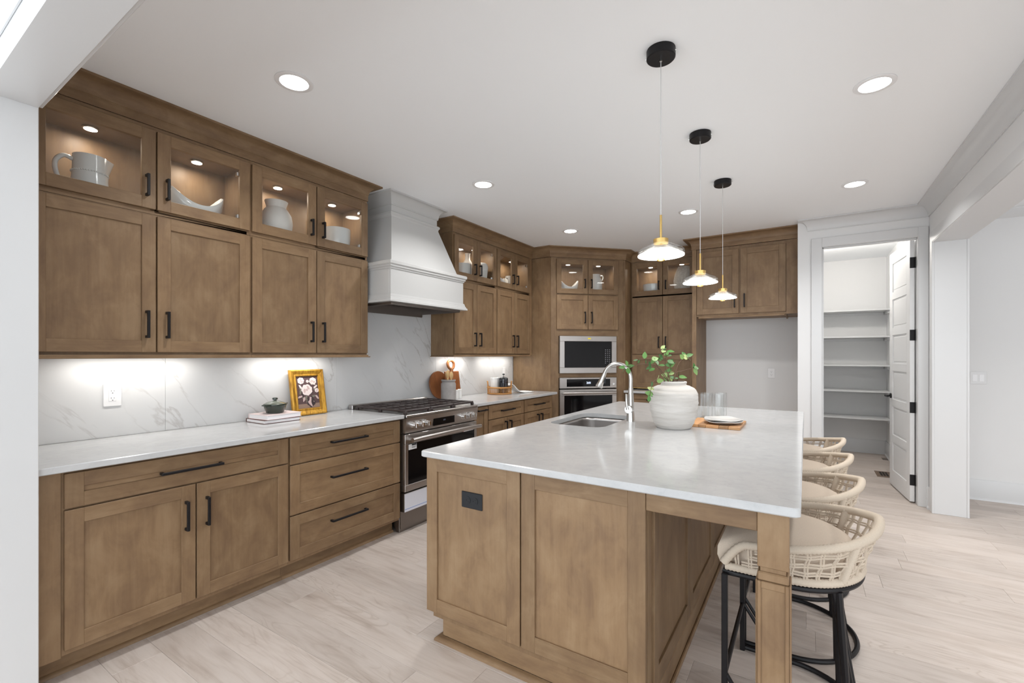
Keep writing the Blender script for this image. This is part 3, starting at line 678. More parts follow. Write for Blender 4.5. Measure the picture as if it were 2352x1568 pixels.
m = MB(); rb(m, .072, .122, .6733, .6738, .668, .679); rb(m, .072, .118, .6733, .6738, .658, .661); rb(m, .072, .112, .6733, .6738, .650, .653)
m.build('label_print', BLACKP, od, smooth=0)
m = MB(); rb(m, .70, .845, .675, .6762, .684, .722, 0); m.build('warning_label', WPLAST, od, smooth=0)['label'] = 'white label with red edge near the handle end'
m = MB(); rb(m, .70, .845, .6763, .6768, .719, .723); rb(m, .70, .704, .6763, .6768, .684, .722); m.build('label_print', RED, od, smooth=0)
m = MB(); rb(m, 0, RW, .62, .668, .165, .308, 0, .003); sd = m.build('storage_drawer', STEELD, rg, smooth=0)
m = MB(); rb(m, .002, RW - .002, .668, .6705, .168, .305); m.build('protective_film', FILM, sd, smooth=0)['label'] = 'pale protective film still on the drawer'
m = MB(); rb(m, .002, RW - .002, .6706, .6712, .186, .190); m.build('blue_stripe', BLUE, sd, smooth=0)
m = MB(); rb(m, 0, RW, .57, .612, .0, .160, 0, .003); m.build('kick_plate', STEELD, rg, smooth=0)
for i in range(3):
    x0, x1 = .022 + i * .287, .022 + i * .287 + .279
    g = MB(); zt = .944
    for xx in (x0 + .008, x1 - .008): rb(g, xx - .007, xx + .007, .075, .655, zt - .016, zt, 0, .003)
    for dd in (.082, .365, .648): rb(g, x0, x1, dd - .007, dd + .007, zt - .016, zt, 0, .003)
    for dd in (.22, .51):
        rb(g, x0, x1, dd - .005, dd + .005, zt - .013, zt - .001, 0, .002)
    for f_ in (.25, .5, .75):
        xx = x0 + (x1 - x0) * f_; rb(g, xx - .005, xx + .005, .082, .648, zt - .013, zt - .001, 0, .002)
    for xx in (x0 + .008, x1 - .008):
        for dd in (.085, .365, .645): rb(g, xx - .011, xx + .011, dd - .012, dd + .012, .9105, zt - .012, 0, .002)
    g.build('grate', IRON, rg, smooth=0)
for bx_, bd, br in ((.16, .21, .045), (.16, .50, .055), (.449, .36, .065), (.738, .21, .05), (.738, .50, .045)):
    MB().lathe([(0, .9105), (br, .9105), (br, .916), (br * .8, .919), (br * .8, .924), (br * .7, .927), (0, .928)], 24, bx_, -bd).build('burner', IRON, rg)

# ------------------------------------------------------------------ island
isl = thing('kitchen_island', 'stained timber kitchen island with panelled end and corner posts', 'island', (0, 0, 0))
IX0, IX1, IY0, IY1 = 1.70, 2.765, 1.632, 4.30
m = MB(); m.box(1.725, 1.745, 1.70, 4.26, .10, .884); m.box(2.735, 2.755, 1.70, 4.26, .0, .884); m.box(1.745, 2.735, 1.68, 1.70, .10, .884); m.box(1.745, 2.735, 4.26, 4.28, .0, .884); m.box(1.745, 2.735, 1.70, 4.26, .10, .118)
m.build('carcass', W_V, isl, smooth=0)
for a, b in ((1.700, 2.232), (2.239, 2.764)):
    shaker(isl, a, b, .135, .878, name='end_panel', fw=.066, y0=1.632, t=.024)
MB().box(1.700, 1.722, 1.657, 1.70, .135, .884).box(2.7555, 2.7650, 1.657, 1.708, .0, .884).box(1.722, 2.755, 1.657, 1.679, .10, .884).box(2.228, 2.243, 1.650, 1.657, .135, .88).build('end_frame', W_V, isl, smooth=0)
MB().box(1.775, 2.755, 1.663, 1.679, .018, .132, 0, .004).box(1.775, 1.80, 1.679, 4.26, .0, .10).build('toe_board', W_H, isl, smooth=0)
MB().sweep([(1.775, 4.2), (1.775, 1.663), (2.765, 1.663)], [(0, 0), (.030, 0), (.028, .010), (.014, .018), (0, .020)][::-1]).build('shoe_molding', W_H, isl)
# seating side: framed panels
ys = [1.714, 2.345, 2.982, 3.62, 4.255]
for i in range(4):
    p = MB(); a, b = ys[i] + .002, ys[i + 1] - .002
    x = 2.756; t = .018
    p.box(x, x + t, a, a + .06, .10, .880, 0, .0015); p.box(x, x + t, b - .06, b, .10, .880, 0, .0015); p.box(x, x + t - .0002, a + .06, b - .06, .10, .175, 1, .0015); p.box(x, x + t - .0002, a + .06, b - .06, .815, .880, 1, .0015)
    sp = p.build('side_panel', [W_V, W_H], isl, smooth=0)
    MB().box(x, x + .008, a + .058, b - .058, .173, .817).build('recessed_panel', W_V, sp, smooth=0)
MB().box(2.756, 2.776, 1.714, 4.255, .0, .098, 0, .003).box(2.776, 2.790, 1.714, 4.255, 0, .018, 0, .004).build('base_board', W_H, isl, smooth=0)
def post(y):
    p = MB(); x0, x1 = 3.119, 3.205
    y0, y1 = y, y + .086
    p.box(x0, x1, y0, y1, .705, .884, 0, .002); p.box(x0 + .008, x1 - .008, y0 + .008, y1 - .008, .685, .706); p.box(x0, x1, y0, y1, .662, .690, 0, .004); p.box(x0 + .001, x1 - .001, y0 + .001, y1 - .001, .0, .662)
    e = .0105
    for s in range(2):       # raised borders leaving a recessed face on the lower shaft
        yy = (y0 - .005, y0 + .001) if s == 0 else (y1 - .001, y1 + .005)
        p.box(x0, x0 + e, *yy, .0, .662, 0, .002); p.box(x1 - e, x1, *yy, .0, .662, 0, .002); p.box(x0 + e, x1 - e, *yy, .640, .662, 0, .002); p.box(x0 + e, x1 - e, *yy, 0, .09, 0, .002)
        xx = (x0 - .005, x0 + .001) if s == 0 else (x1 - .001, x1 + .005)
        p.box(*xx, y0, y0 + e, .0, .662, 0, .002); p.box(*xx, y1 - e, y1, .0, .662, 0, .002); p.box(*xx, y0 + e, y1 - e, .640, .662, 0, .002); p.box(*xx, y0 + e, y1 - e, 0, .09, 0, .002)
    return p.build('corner_post', W_V, isl, smooth=0)
post(1.625); post(4.21)
MB().box(2.7655, 3.119, 1.632, 1.655, .812, .884, 0, .002).box(2.7655, 3.119, 4.26, 4.283, .812, .884, 0, .002).box(3.17, 3.193, 1.711, 4.21, .812, .884, 0, .002).build('apron_rail', W_H, isl, smooth=0)
# island worktop with a sink cut-out
def rrect(x0, x1, y0, y1, r, n=6):
    o = []
    for cx, cy, a0 in ((x1 - r, y0 + r, -90), (x1 - r, y1 - r, 0), (x0 + r, y1 - r, 90), (x0 + r, y0 + r, 180)):
        for i in range(n + 1):
            a = math.radians(a0 + 90 * i / n); o.append((cx + r * math.cos(a), cy + r * math.sin(a)))
    return o
SX0, SX1, SY0, SY1 = 1.785, 2.175, 2.69, 3.34
def slab_with_hole(outer, inner, z0, z1, b=.004):
    bm = bmesh.new()
    def loop(pts, z): 
        vs = [bm.verts.new((x, y, z)) for x, y in pts]; return vs, [bm.edges.new((vs[i], vs[(i + 1) % len(vs)])) for i in range(len(vs))]
    def shrink(pts, d):
        cx = sum(p[0] for p in pts) / len(pts); cy = sum(p[1] for p in pts) / len(pts)
        return [(x - d * (1 if x > cx else -1), y - d * (1 if y > cy else -1)) for x, y in pts]
    ot, e1 = loop(shrink(outer, b), z1); it, e2 = loop(inner, z1); bmesh.ops.triangle_fill(bm, use_beauty=True, edges=e1 + e2)
    ob, e3 = loop(shrink(outer, b), z0); ib, e4 = loop(inner, z0); bmesh.ops.triangle_fill(bm, use_beauty=True, edges=e3 + e4)
    om1, _ = loop(outer, z1 - b); om0, _ = loop(outer, z0 + b)
    def wall(A, B):
        n = len(A)
        for i in range(n): bm.faces.new((A[i], A[(i + 1) % n], B[(i + 1) % n], B[i]))
    wall(ot, om1); wall(om1, om0); wall(om0, ob); wall(it, ib)
    bmesh.ops.recalc_face_normals(bm, faces=bm.faces[:]); bm.verts.index_update()
    r = MB().add([v.co for v in bm.verts], [tuple(v.index for v in f.verts) for f in bm.faces]); bm.free(); return r
tag(slab_with_hole(rrect(1.698, 3.236, 1.588, 4.352, .018), rrect(SX0, SX1, SY0, SY1, .085), .885, .914).build('island_countertop', QUARTZ, smooth=.5), 'large pale grey quartz island top with the sink cut-out', 'countertop', 'quartz worktops')
# sink
sk = thing('kitchen_sink', 'stainless undermount sink set into the island top', 'sink', ((SX0 + SX1) / 2, (SY0 + SY1) / 2, .66))
def bowl_mesh():
    m = MB(); hx, hy = (SX1 - SX0) / 2 + .004, (SY1 - SY0) / 2 + .004
    lv = [(0, .224), (.0, .20), (.004, .06), (.012, .025), (.05, .006), (.12, .001)]
    rows = []
    for d, z in lv: rows.append([(x, y, z) for x, y in rrect(-hx + d, hx - d, -hy + d, hy - d, max(.085 - d * .4, .03))])
    n = len(rows[0]); vs = [p for r in rows for p in r]; fs = []
    for j in range(len(rows) - 1):
        for i in range(n): fs.append((j * n + i, j * n + (i + 1) % n, (j + 1) * n + (i + 1) % n, (j + 1) * n + i))
    fs.append(tuple(range((len(rows) - 1) * n, len(rows) * n)))
    return m.add(vs, fs)
o = bowl_mesh().build('bowl', STEEL, sk); md = o.modifiers.new('thick', 'SOLIDIFY'); md.thickness = .0015; md.offset = 1
MB().lathe([(0, .004), (.035, .004), (.045, .009), (.05, .006), (.05, .0025), (0, .0025)], 24, 0, .10).build('drain', CHROME, sk)
# faucet
fa = thing('faucet', 'satin nickel pull-down gooseneck faucet behind the island sink', 'faucet', (2.235, 3.075, .914))
MB().lathe([(0, .0), (.030, .0), (.029, .02), (.024, .09), (.019, .17), (.0165, .215), (.0165, .23), (0, .23)], 24).build('body', NICKEL, fa)
pts = [(0, 0, .215), (0, 0, .27)]
for i in range(13):
    a = PI * i / 12 * 0.90; pts.append((-.098 + .098 * math.cos(a), 0, .29 + .105 * math.sin(a)))
MB().tube(pts, .0135, 16).build('spout', NICKEL, fa)
e = Vector(pts[-1]); d = (Vector(pts[-1]) - Vector(pts[-2])).normalized()
hd_ = MB().tube([e - d * .004, e + d * .012, e + d * .06, e + d * .10, e + d * .105], [.0145, .0155, .020, .026, .024], 20).build('spray_head', NICKEL, fa)
MB().box(-.006, .006, -.003, .004, -.022, .022, 0, .002).build('spray_button', BLACKP, hd_, loc=e + d * .05 + Vector((.023, 0, .0)))
m = MB(); m.cyl((0, -.012, .085), (0, -.052, .085), .026, 20); m.tube([(-.004, -.050, .085), (-.012, -.050, .12), (-.016, -.046, .185), (-.014, -.045, .19)], [.010, .009, .0085, .006], 12)
m.build('lever', NICKEL, fa)

# ------------------------------------------------------------------ bar stools
def make_stool():
    s = thing('bar_stool', 'woven rope bar stool nearest the camera, beside the island corner post', 'stool', (3.19, 2.085, 0), 0, 'rope bar stools along the island')
    def U(t, hw, bk, x0=-.19, n=None):      # t 0..1 round the open-front shape: near front corner, back, far front corner
        Ls = -x0; arc = PI / 2 * (hw + bk); tot = 2 * Ls + arc; q = t * tot
        if q < Ls: return (x0 + q, -hw)
        if q > Ls + arc: return (x0 + (tot - q), hw)
        a = -PI / 2 + PI * (q - Ls) / arc; return (bk * math.cos(a), hw * math.sin(a))
    def path(hw, bk, z, N=60, x0=-.19, t0=0, t1=1): return [(*U(t0 + (t1 - t0) * i / N, hw, bk, x0), z) for i in range(N + 1)]
    fr = .0105
    MB().tube(path(.262, .228, .578, 48), fr, 8, closed=True).build('seat_frame', BLACK, s)
    MB().tube(path(.285, .262, fr, 48), fr, 8).build('floor_rail', BLACK, s)
    MB().cyl((-.19, -.275, .215), (-.19, .275, .215), .009, 8).build('footrest', BLACK, s)
    for sg in (-1, 1):
        MB().box(-.20, -.18, sg * .275 - .010, sg * .275 + .010, .0, .578, 0, .002).build('leg', BLACK, s, smooth=0)
        MB().tube([(.150, sg * .200, .572), (.168, sg * .216, .3), (.172, sg * .216, .012)], [.0125, .012, .011], 8).build('leg', BLACK, s)
        MB().tube([(.135, sg * .205, .572), (.225, sg * .150, .012)], .0085, 8).build('brace', BLACK, s)
        MB().tube([(-.185, sg * .277, .215), (-.05, sg * .282, .012)], .008, 8).build('brace', BLACK, s)
    def zt(t):
        q = min(t, 1 - t); e_ = min(1, q / .07)
        return .612 + .080 * math.sin(e_ * PI / 2) + .088 * (max(0, q - .07) / .43) ** 1.1
    def low(t): x, y = U(t, .262, .228); return Vector((x, y, .601))
    def top(t):
        q = min(t, 1 - t); k = min(1, q / .3)
        x, y = U(t, .265 + .018 * k, .228 + .050 * k, -.195); return Vector((x, y, zt(t)))
    N = 190
    MB().tube([low(i / N) for i in range(N + 1)], [.0155 if i % 2 else .0130 for i in range(N + 1)], 8).build('lower_rim', ROPE, s, smooth=1.2)
    N = 220
    MB().tube([top(i / N) for i in range(N + 1)], [.0165 if i % 2 else .0138 for i in range(N + 1)], 8).build('top_rim', ROPE, s, smooth=1.2)
    for t in (.33, .67):
        a, b = low(t), top(t)
        MB().tube([a.lerp(b, i / 26) for i in range(27)], [.0165 if i % 2 else .014 for i in range(27)], 8).build('wrapped_post', ROPE, s, smooth=1.2)
    wv = MB()
    def out(t):
        x, y = U(t, 1, 1, -.19); a = Vector((max(x, 0), y, 0)); return a.normalized() if a.length > 0 else Vector((0, 1, 0))
    NV = 28
    for i in range(1, NV):
        t = i / NV; sw = 1 if i % 2 else -1
        for dt in (-.0036, .0036):
            a, b = low(t + dt), top(t + dt); o_ = out(t)
            wv.tube([a + o_ * .002, a.lerp(b, .25) - o_ * .004 * sw, a.lerp(b, .5) + o_ * .004 * sw, a.lerp(b, .75) - o_ * .004 * sw, b - o_ * .002], .0033, 5, cap=False)
    for j, f_ in enumerate((.25, .5, .76)):
        for dz in (-.0045, .0045):
            lo, hi = .03 + .07 * f_, .97 - .07 * f_
            K = 112; ps = []
            for i in range(K + 1):
                t = lo + (hi - lo) * i / K; a, b = low(t), top(t); o_ = out(t)
                ps.append(a.lerp(b, f_) + Vector((0, 0, dz * min(1, (b.z - a.z) / .06))) + o_ * .004 * math.cos(t * NV * PI + j * PI))
            wv.tube(ps, .0033, 5, cap=False)
    w = wv.build('rope_weave', ROPE, s); w['kind'] = 'stuff'
    # upholstered seat pad
    prof = [(.86, .592), (.955, .600), (.99, .628), (.985, .660), (.95, .682), (.82, .697), (.45, .704), (.12, .706)]
    rows = []; n = 44
    for k, z in prof:
        rows.append([(0.02 + (x - .02) * k, y * k, z) for x, y in (U(i / (n - 1), .246, .212, -.222) for i in range(n))])
    vs = [p for r in rows for p in r]; fs = []
    for j in range(len(rows) - 1):
        for i in range(n): fs.append((j * n + i, j * n + (i + 1) % n, (j + 1) * n + (i + 1) % n, (j + 1) * n + i))
    fs += [tuple(reversed(range(n))), tuple(range((len(rows) - 1) * n, len(rows) * n))]
    MB().add(vs, fs).build('seat_cushion', CUSH, s, smooth=1.0)['label'] = 'beige linen seat pad'
    return s
st0 = make_stool()
for yy, lab in ((2.695, 'second rope bar stool along the island from the camera'), (3.305, 'third rope bar stool along the island from the camera'), (3.915, 'farthest rope bar stool along the island, nearest the pantry')):
    c = copy_tree(st0); c.location = (3.19, yy, 0); c['label'] = lab

# ------------------------------------------------------------------ lights
for x, y, lab in ((1.115, 1.31, 'recessed ceiling light above the left base cabinets'), (1.097, 2.91, 'recessed ceiling light in front of the range hood'), (1.088, 4.52, 'recessed ceiling light in front of the oven tower'),
                  (2.314, 4.52, 'recessed ceiling light behind the pendants'), (3.537, 2.897, 'recessed ceiling light right of the nearest pendant, toward the right wall'), (3.573, 4.50, 'recessed ceiling light in front of the pantry'), (6.4, 3.6, 'added unseen ceiling light brightening the next room, nearer its rear wall'), (6.4, 1.4, 'added unseen ceiling light brightening the next room, farther from its rear wall')):  # the two next-room lights are unseen, added to brighten that room
    o = thing('recessed_light', lab, 'light', (x, y, ZC), 0, 'recessed ceiling lights')
    MB().lathe([(.066, -.0008), (.088, -.0008), (.088, -.004), (.080, -.007), (.066, -.006)], 36, close=True).build('trim_ring', WPLAST, o)
    MB().lathe([(0, -.0055), (.0655, -.0045), (.0655, -.001), (0, -.001)], 36).build('lens', E_CAN, o)
    lamp('downlight', o, (0, 0, -.010), P_CAN if x < 5 else 22.0, .13, (1, .99, .98), spread=2.35)
for i, (x, y, lab) in enumerate(((2.706, 2.06, 'glass pendant nearest the camera, over the island'), (2.704, 2.967, 'middle of the three glass pendants over the island'), (2.704, 3.863, 'farthest glass pendant over the island'))):
    o = thing('pendant_light', lab, 'pendant light', (x, y, ZC), 0, 'pendants over the island')
    MB().lathe([(0, -.0005), (.062, -.0005), (.062, -.036), (.058, -.040), (0, -.040)], 32).build('canopy', BLACK, o)
    m = MB(); m.lathe([(0, -.050), (.006, -.050), (.006, -.040), (0, -.040)], 12)
    for sg in (-1, 1): m.cyl((sg * .061, 0, -.02), (sg * .068, 0, -.02), .004, 8)
    m.build('canopy_screw', NICKEL, o)
    MB().cyl((0, 0, -.045), (0, 0, -.742), .0019, 6).build('cord', plain('cord_grey', (.6, .6, .6), .5), o)
    bz = 1.79 - ZC
    MB().cyl((0, 0, bz + .095), (0, 0, bz + .202), .0052, 12).lathe([(0, bz + .076), (.032, bz + .076), (.032, bz + .095), (.006, bz + .096), (0, bz + .096)], 28).build('stem', BRASS, o)
    MB().lathe([(.030, bz + .076), (.034, bz + .078), (.062, bz + .064), (.090, bz + .052), (.099, bz + .044), (.101, bz + .034), (.098, bz + .026), (.094, bz + .030), (.092, bz + .040), (.060, bz + .056), (.030, bz + .070)], 40, close=True).build('glass_shade', GLASS, o)
    MB().lathe([(.019, bz + .010), (.099, bz + .020), (.099, bz + .0245), (.055, bz + .046), (.019, bz + .052)], 40, close=True).build('diffuser', E_PEND, o)
    MB().lathe([(.0, bz + .006), (.013, bz + .006), (.014, bz + .0), (.0175, bz + .0), (.0175, bz + .052), (.0, bz + .052)], 24).build('brass_core', BRASS, o)
    MB().lathe([(0, bz + .0035), (.0128, bz + .0035), (.0128, bz + .0055), (0, bz + .0055)], 20).build('spot_lens', E_PEND, o)
    lamp('pendant_lamp', o, (0, 0, bz - .004), P_PEND, .17, (1, .95, .88))
for y0, y1, lab in ((.72, 1.30, 'LED strip under the leftmost wall cabinet'), (1.66, 2.22, 'LED strip under the wall cabinet left of the hood'), (3.60, 4.02, 'LED strip under the wall cabinet right of the hood'), (4.26, 4.94, 'LED strip under the wall cabinet by the oven tower')):
    o = thing('under_cabinet_light', lab, 'light', (.11, (y0 + y1) / 2, 1.3715), 0, 'LED strips under the wall cabinets'); L_ = y1 - y0
    MB().box(-.012, .012, -L_ / 2, L_ / 2, -.010, -.0005).build('housing', WPLAST, o, smooth=0)
    MB().box(-.009, .009, -L_ / 2 + .01, L_ / 2 - .01, -.0115, -.0102).build('lens', E_BAR, o, smooth=0)
    lamp('strip_lamp', o, (0, 0, -.014), P_BAR, .02, (1, .96, .9), 'RECTANGLE', L_ - .03)
pl = thing('pantry_light', 'small twin-bulb chrome light on the pantry ceiling behind the left jamb', 'light', (3.45, 6.55, ZC), 0)
MB().lathe([(0, -.0005), (.06, -.0005), (.06, -.02), (0, -.024)], 24).cyl((-.09, 0, -.045), (.05, 0, -.045), .008, 10).cyl((0, 0, -.02), (0, 0, -.045), .008, 10).build('mount', CHROME, pl)
for q in (-.02, .055): MB().lathe([(0, -.035), (.012, -.04), (.024, -.06), (.022, -.08), (0, -.092)], 16, q, 0).build('bulb', E_BULB, pl)
pt = bpy.data.lights.new('pantry_lamp', 'POINT'); pt.energy = 20; pt.shadow_soft_size = .06; pt.color = (1, .95, .88)
po = bpy.data.objects.new('pantry_lamp', pt); COL.objects.link(po); po.parent = pl; po.location = (0, 0, -.14)

# ------------------------------------------------------------------ outlets, switches, register
def rotM(axis_rz, loc): return Matrix.Translation(loc) @ Matrix.Rotation(axis_rz, 4, 'Z')
def outlet(label, loc, rz, mat=WPLAST, w=.080, h=.125, decora=True, slot=GAPG, cat='outlet', name='wall_outlet', sideways=False):
    o = thing(name, label, cat, loc, rz)
    if sideways: o.rotation_euler = (0, PI / 2, rz)
    MB().box(-w / 2, w / 2, -.006, -.0003, -h / 2, h / 2, 0, .003).build('cover_plate', mat, o, smooth=0)
    m = MB()
    if decora: m.box(-.017, .017, -.0075, -.006, -.034, .034, 0, .001)
    else:
        for zz in (-.021, .021): m.add([(px, -.0075 if k else -.006, zz + pz) for k in (0, 1) for px, pz in [(.017 * math.cos(a * PI / 8), .0155 * math.sin(a * PI / 8)) for a in range(16)]], [tuple(range(16, 32))] + [(i, (i + 1) % 16, 16 + (i + 1) % 16, 16 + i) for i in range(16)])
    m.build('receptacle', mat, o, smooth=0)
    m = MB()
    for zz in (-.020, .020):
        m.box(-.0075, -.0055, -.0079, -.0072, zz - .001, zz + .008); m.box(.0055, .0075, -.0079, -.0072, zz, zz + .007); m.box(-.0025, .0025, -.0079, -.0072, zz - .011, zz - .006)
    m.build('slots', slot, o, smooth=0)
    return o
outlet('white outlet on the veined backsplash left of the books', (0, .921, 1.147), PI / 2)
outlet('white outlet on the wall of the empty fridge alcove', (2.90, 6.29, 1.15), 0, decora=False, w=.075, h=.118)
outlet('black outlet set sideways in the island end panel', (1.973, 1.641, .708), 0, BLACKP, .074, .118, False, BLACK, sideways=True)
def switch(label, loc, rz, n=1):
    o = thing('light_switch', label, 'switch', loc, rz); w = .07 + .046 * (n - 1)
    MB().box(-w / 2, w / 2, -.006, -.0003, -.058, .058, 0, .003).build('cover_plate', DOORW, o, smooth=0)
    for i in range(n):
        x = (i - (n - 1) / 2) * .046
        MB().box(x - .0165, x + .0165, -.0085, -.006, -.033, .033, 0, .0012).build('rocker', WPLAST, o, smooth=0)
switch('white rocker switch on the backsplash behind the coffee press', (0, 4.83, 1.155), PI / 2)
switch('white double rocker switch on the next room wall', (4.622, 6.03, 1.152), 0, 2)
rgx = thing('floor_register', 'brown floor vent register in front of the pantry door', 'vent', (4.00, 6.70, 0.0005), 0)
m = MB(); m.box(-.075, .075, -.15, .15, 0, .004, 0, .002); m.build('frame', plain('brown_vent', (.16, .105, .07), .5), rgx, smooth=0)
m = MB()
for i in range(3): m.box(-.036 + i * .026, -.016 + i * .026, -.105, .105, .0041, .0048)
m.build('slots', DARK, rgx, smooth=0)

# ------------------------------------------------------------------ crockery in the glass cabinets
def wall_t(prof, t=.005):       # hollow profile from an outer one (bottom to rim)
    inner = [(max(r - t, .0), z + (t if i == 0 else 0)) for i, (r, z) in enumerate(prof)]
    return [(0, prof[0][1])] + prof + inner[::-1] + [(0, prof[0][1] + t)]
def pot(name, label, cat, loc, prof, mat, group=None, n=40, sx=1, sy=1):
    o = thing(name, label, cat, loc, 0, group)
    MB().lathe(wall_t(prof), n, mi=0, sx=sx, sy=sy).build('body', mat, o, smooth=.8); return o
def handle_tube(o, pts, r, mat):
    ps = []
    for i in range(len(pts) - 1):
        for k in range(6):
            t = k / 6; p0 = Vector(pts[max(i - 1, 0)]); p1 = Vector(pts[i]); p2 = Vector(pts[i + 1]); p3 = Vector(pts[min(i + 2, len(pts) - 1)])
            ps.append(.5 * ((2 * p1) + (p2 - p0) * t + (2 * p0 - 5 * p1 + 4 * p2 - p3) * t * t + (3 * p1 - p0 - 3 * p2 + p3) * t ** 3))
    ps.append(Vector(pts[-1])); MB().tube(ps, r, 10).build('handle', mat, o, smooth=1.2)
ZF = ZG + .0185
def boat(label, loc, L, H, rz=PI / 2, mat=PORC):
    o = thing('boat_dish', label, 'dish', loc, rz, 'boat-shaped dishes in the glass cabinets')
    m = MB(); nx, ny = 26, 12; grid = []
    for i in range(nx + 1):
        u = -1 + 2 * i / nx; hw = .085 * math.sqrt(max(0, 1 - abs(u) ** 2.6)) + .006
        zr = H * (.52 + .48 * abs(u) ** 2.2); zb = H * .62 * abs(u) ** 3.0
        row = []
        for j in range(ny + 1):
            v = -1 + 2 * j / ny; row.append((u * L / 2, v * hw, zb + (zr - zb) * abs(v) ** 2.4))
        grid.append(row)
    vs = [p for r in grid for p in r]; fs = [(i * (ny + 1) + j, (i + 1) * (ny + 1) + j, (i + 1) * (ny + 1) + j + 1, i * (ny + 1) + j + 1) for i in range(nx) for j in range(ny)]
    b = m.add(vs, fs).build('bowl', mat, o, smooth=1.5); md = b.modifiers.new('thick', 'SOLIDIFY'); md.thickness = .007; md.offset = -1
    MB().lathe([(0, 0), (.045, 0), (.05, .012), (0, .014)], 20, sx=1.2).build('foot', mat, o)
    return o
# pitcher
pi_ = thing('pitcher', 'tall white beaded pitcher in the leftmost glass cabinet', 'pitcher', (.165, .785, ZF), PI / 2)
m = MB(); pr = [(.074, 0), (.078, .006), (.076, .05), (.071, .12), (.068, .16), (.067, .235)]
m.lathe(wall_t(pr, .006), 40)
for i, (x, y, z) in enumerate(m.v):          # pull the lip out into a spout towards local +x
    if z > .14:
        a = math.atan2(y, x); k = max(0, (z - .14) / .095) * max(0, math.cos(a)) ** 8
        m.v[i] = (x + .030 * k, y * (1 - .35 * k), z - .004 * k)
m.build('body', PORC, pi_, smooth=.9)
bd = MB()
for i in range(44):
    a = 2 * PI * i / 44; bd.lathe([(0, -.0042), (.0038, -.002), (.0038, .002), (0, .0042)], 6, .0708 * math.cos(a), .0708 * math.sin(a))
    for q in range(len(bd.v) - 24, len(bd.v)): x, y, z = bd.v[q]; bd.v[q] = (x, y, z + .150)
bd.build('bead_band', PORC, pi_)
handle_tube(pi_, [(-.066, 0, .205), (-.10, 0, .212), (-.128, 0, .175), (-.125, 0, .12), (-.10, 0, .065), (-.072, 0, .045)], .0105, PORC)
boat('large white boat dish next to the white pitcher', (.165, 1.265, ZF), .30, .205)
pot('round_jar', 'round cream stoneware jar left of the hood', 'jar', (.16, 1.765, ZF), [(.060, 0), (.075, .01), (.098, .08), (.104, .14), (.096, .19), (.075, .225), (.062, .24), (.064, .255), (.074, .285)], STONEW, 'white crockery on display')
pot('bowl', 'deep white bowl left of the hood', 'bowl', (.16, 2.25, ZF), [(.055, 0), (.075, .01), (.096, .07), (.102, .14), (.102, .205)], PORC, 'white crockery on display')
pot('bowl', 'deep white bowl just right of the hood', 'bowl', (.17, 3.79, ZF), [(.055, 0), (.075, .01), (.092, .06), (.098, .12), (.098, .19)], PORC, 'white crockery on display')
pot('bottle_vase', 'narrow-necked pale vase beside the bowl right of the hood', 'vase', (.10, 3.965, ZF), [(.05, 0), (.07, .01), (.078, .12), (.074, .19), (.045, .25), (.028, .28), (.026, .33), (.033, .345)], STONEW, 'white crockery on display')
pot('tall_vase', 'tall white vase behind the cabinet handles right of the hood', 'vase', (.19, 4.10, ZF), [(.045, 0), (.055, .01), (.068, .12), (.078, .20), (.070, .235), (.052, .25)], PORC, 'white crockery on display')
boat('small white boat dish in the cabinet nearest the oven tower', (.17, 4.512, ZF), .165, .155)
jg = pot('jug', 'small white handled jug in the cabinet nearest the oven tower', 'jug', (.17, 4.718, ZF), [(.05, 0), (.06, .01), (.068, .07), (.066, .14), (.058, .185), (.060, .195)], PORC, 'white crockery on display')
handle_tube(jg, [(-.0, -.060, .165), (0, -.095, .155), (0, -.10, .10), (0, -.066, .055)], .008, PORC)
p = TM @ Vector((.295, .17, 2.1435)); boat('white crescent boat dish in the oven tower cabinet', p, .26, .20, PI / 4)
p = TM @ Vector((.665, .17, 2.1435))
cr = pot('handled_crock', 'tall white one-handled crock in the oven tower cabinet', 'crock', p, [(.065, 0), (.078, .01), (.092, .08), (.092, .16), (.080, .225), (.068, .245), (.070, .285)], PORC, 'white crockery on display')
cr.rotation_euler = (0, 0, PI / 4)
handle_tube(cr, [(.066, 0, .270), (.098, 0, .272), (.110, 0, .24), (.086, 0, .20)], .009, PORC)
pot('bowl', 'white bowl left of the fridge alcove', 'bowl', (1.535, 6.13, ZF), [(.07, 0), (.10, .01), (.122, .06), (.132, .12), (.134, .16)], PORC, 'white crockery on display')
pot('clay_vase', 'large speckled egg-shaped clay vase left of the fridge alcove', 'vase', (1.935, 6.135, ZF), [(.08, 0), (.095, .01), (.128, .10), (.136, .18), (.122, .26), (.095, .33), (.078, .36)], TEXV, 'white crockery on display')

# ------------------------------------------------------------------ things on the left worktop
CT = .9145
def book(label, loc, rz, lx, ly, h, cover, spine_side=-1):
    o = thing('book', label, 'book', loc, rz, 'books stacked on the left worktop')
    m = MB(); t = .0028
    m.box(-lx / 2, lx / 2, -ly / 2, ly / 2, 0, t, 0, .0008); m.box(-lx / 2, lx / 2, -ly / 2, ly / 2, h - t, h, 0, .0008); m.box(-lx / 2, -lx / 2 + t, -ly / 2, ly / 2, t, h - t)
    m.build('cover', cover, o, smooth=0)
    MB().box(-lx / 2 + t, lx / 2 - .005, -ly / 2 + .004, ly / 2 - .004, t, h - t).build('pages', plain('page_white', (.80, .79, .80), .8), o, smooth=0)
    return o
book('lower book of the stack, dark brown cover edges', (.150, 1.752, CT), .0, .227, .256, .024, plain('brown_cover', (.10, .035, .028), .5))
book('upper pale pink book under the green casserole', (.156, 1.762, CT + .0245), .07, .212, .252, .031, plain('blush_cover', (.74, .62, .61), .5))
ZP = CT + .0245 + .0313
po_ = thing('casserole', 'small dark green lidded casserole on the books', 'casserole', (.160, 1.756, ZP), .35)
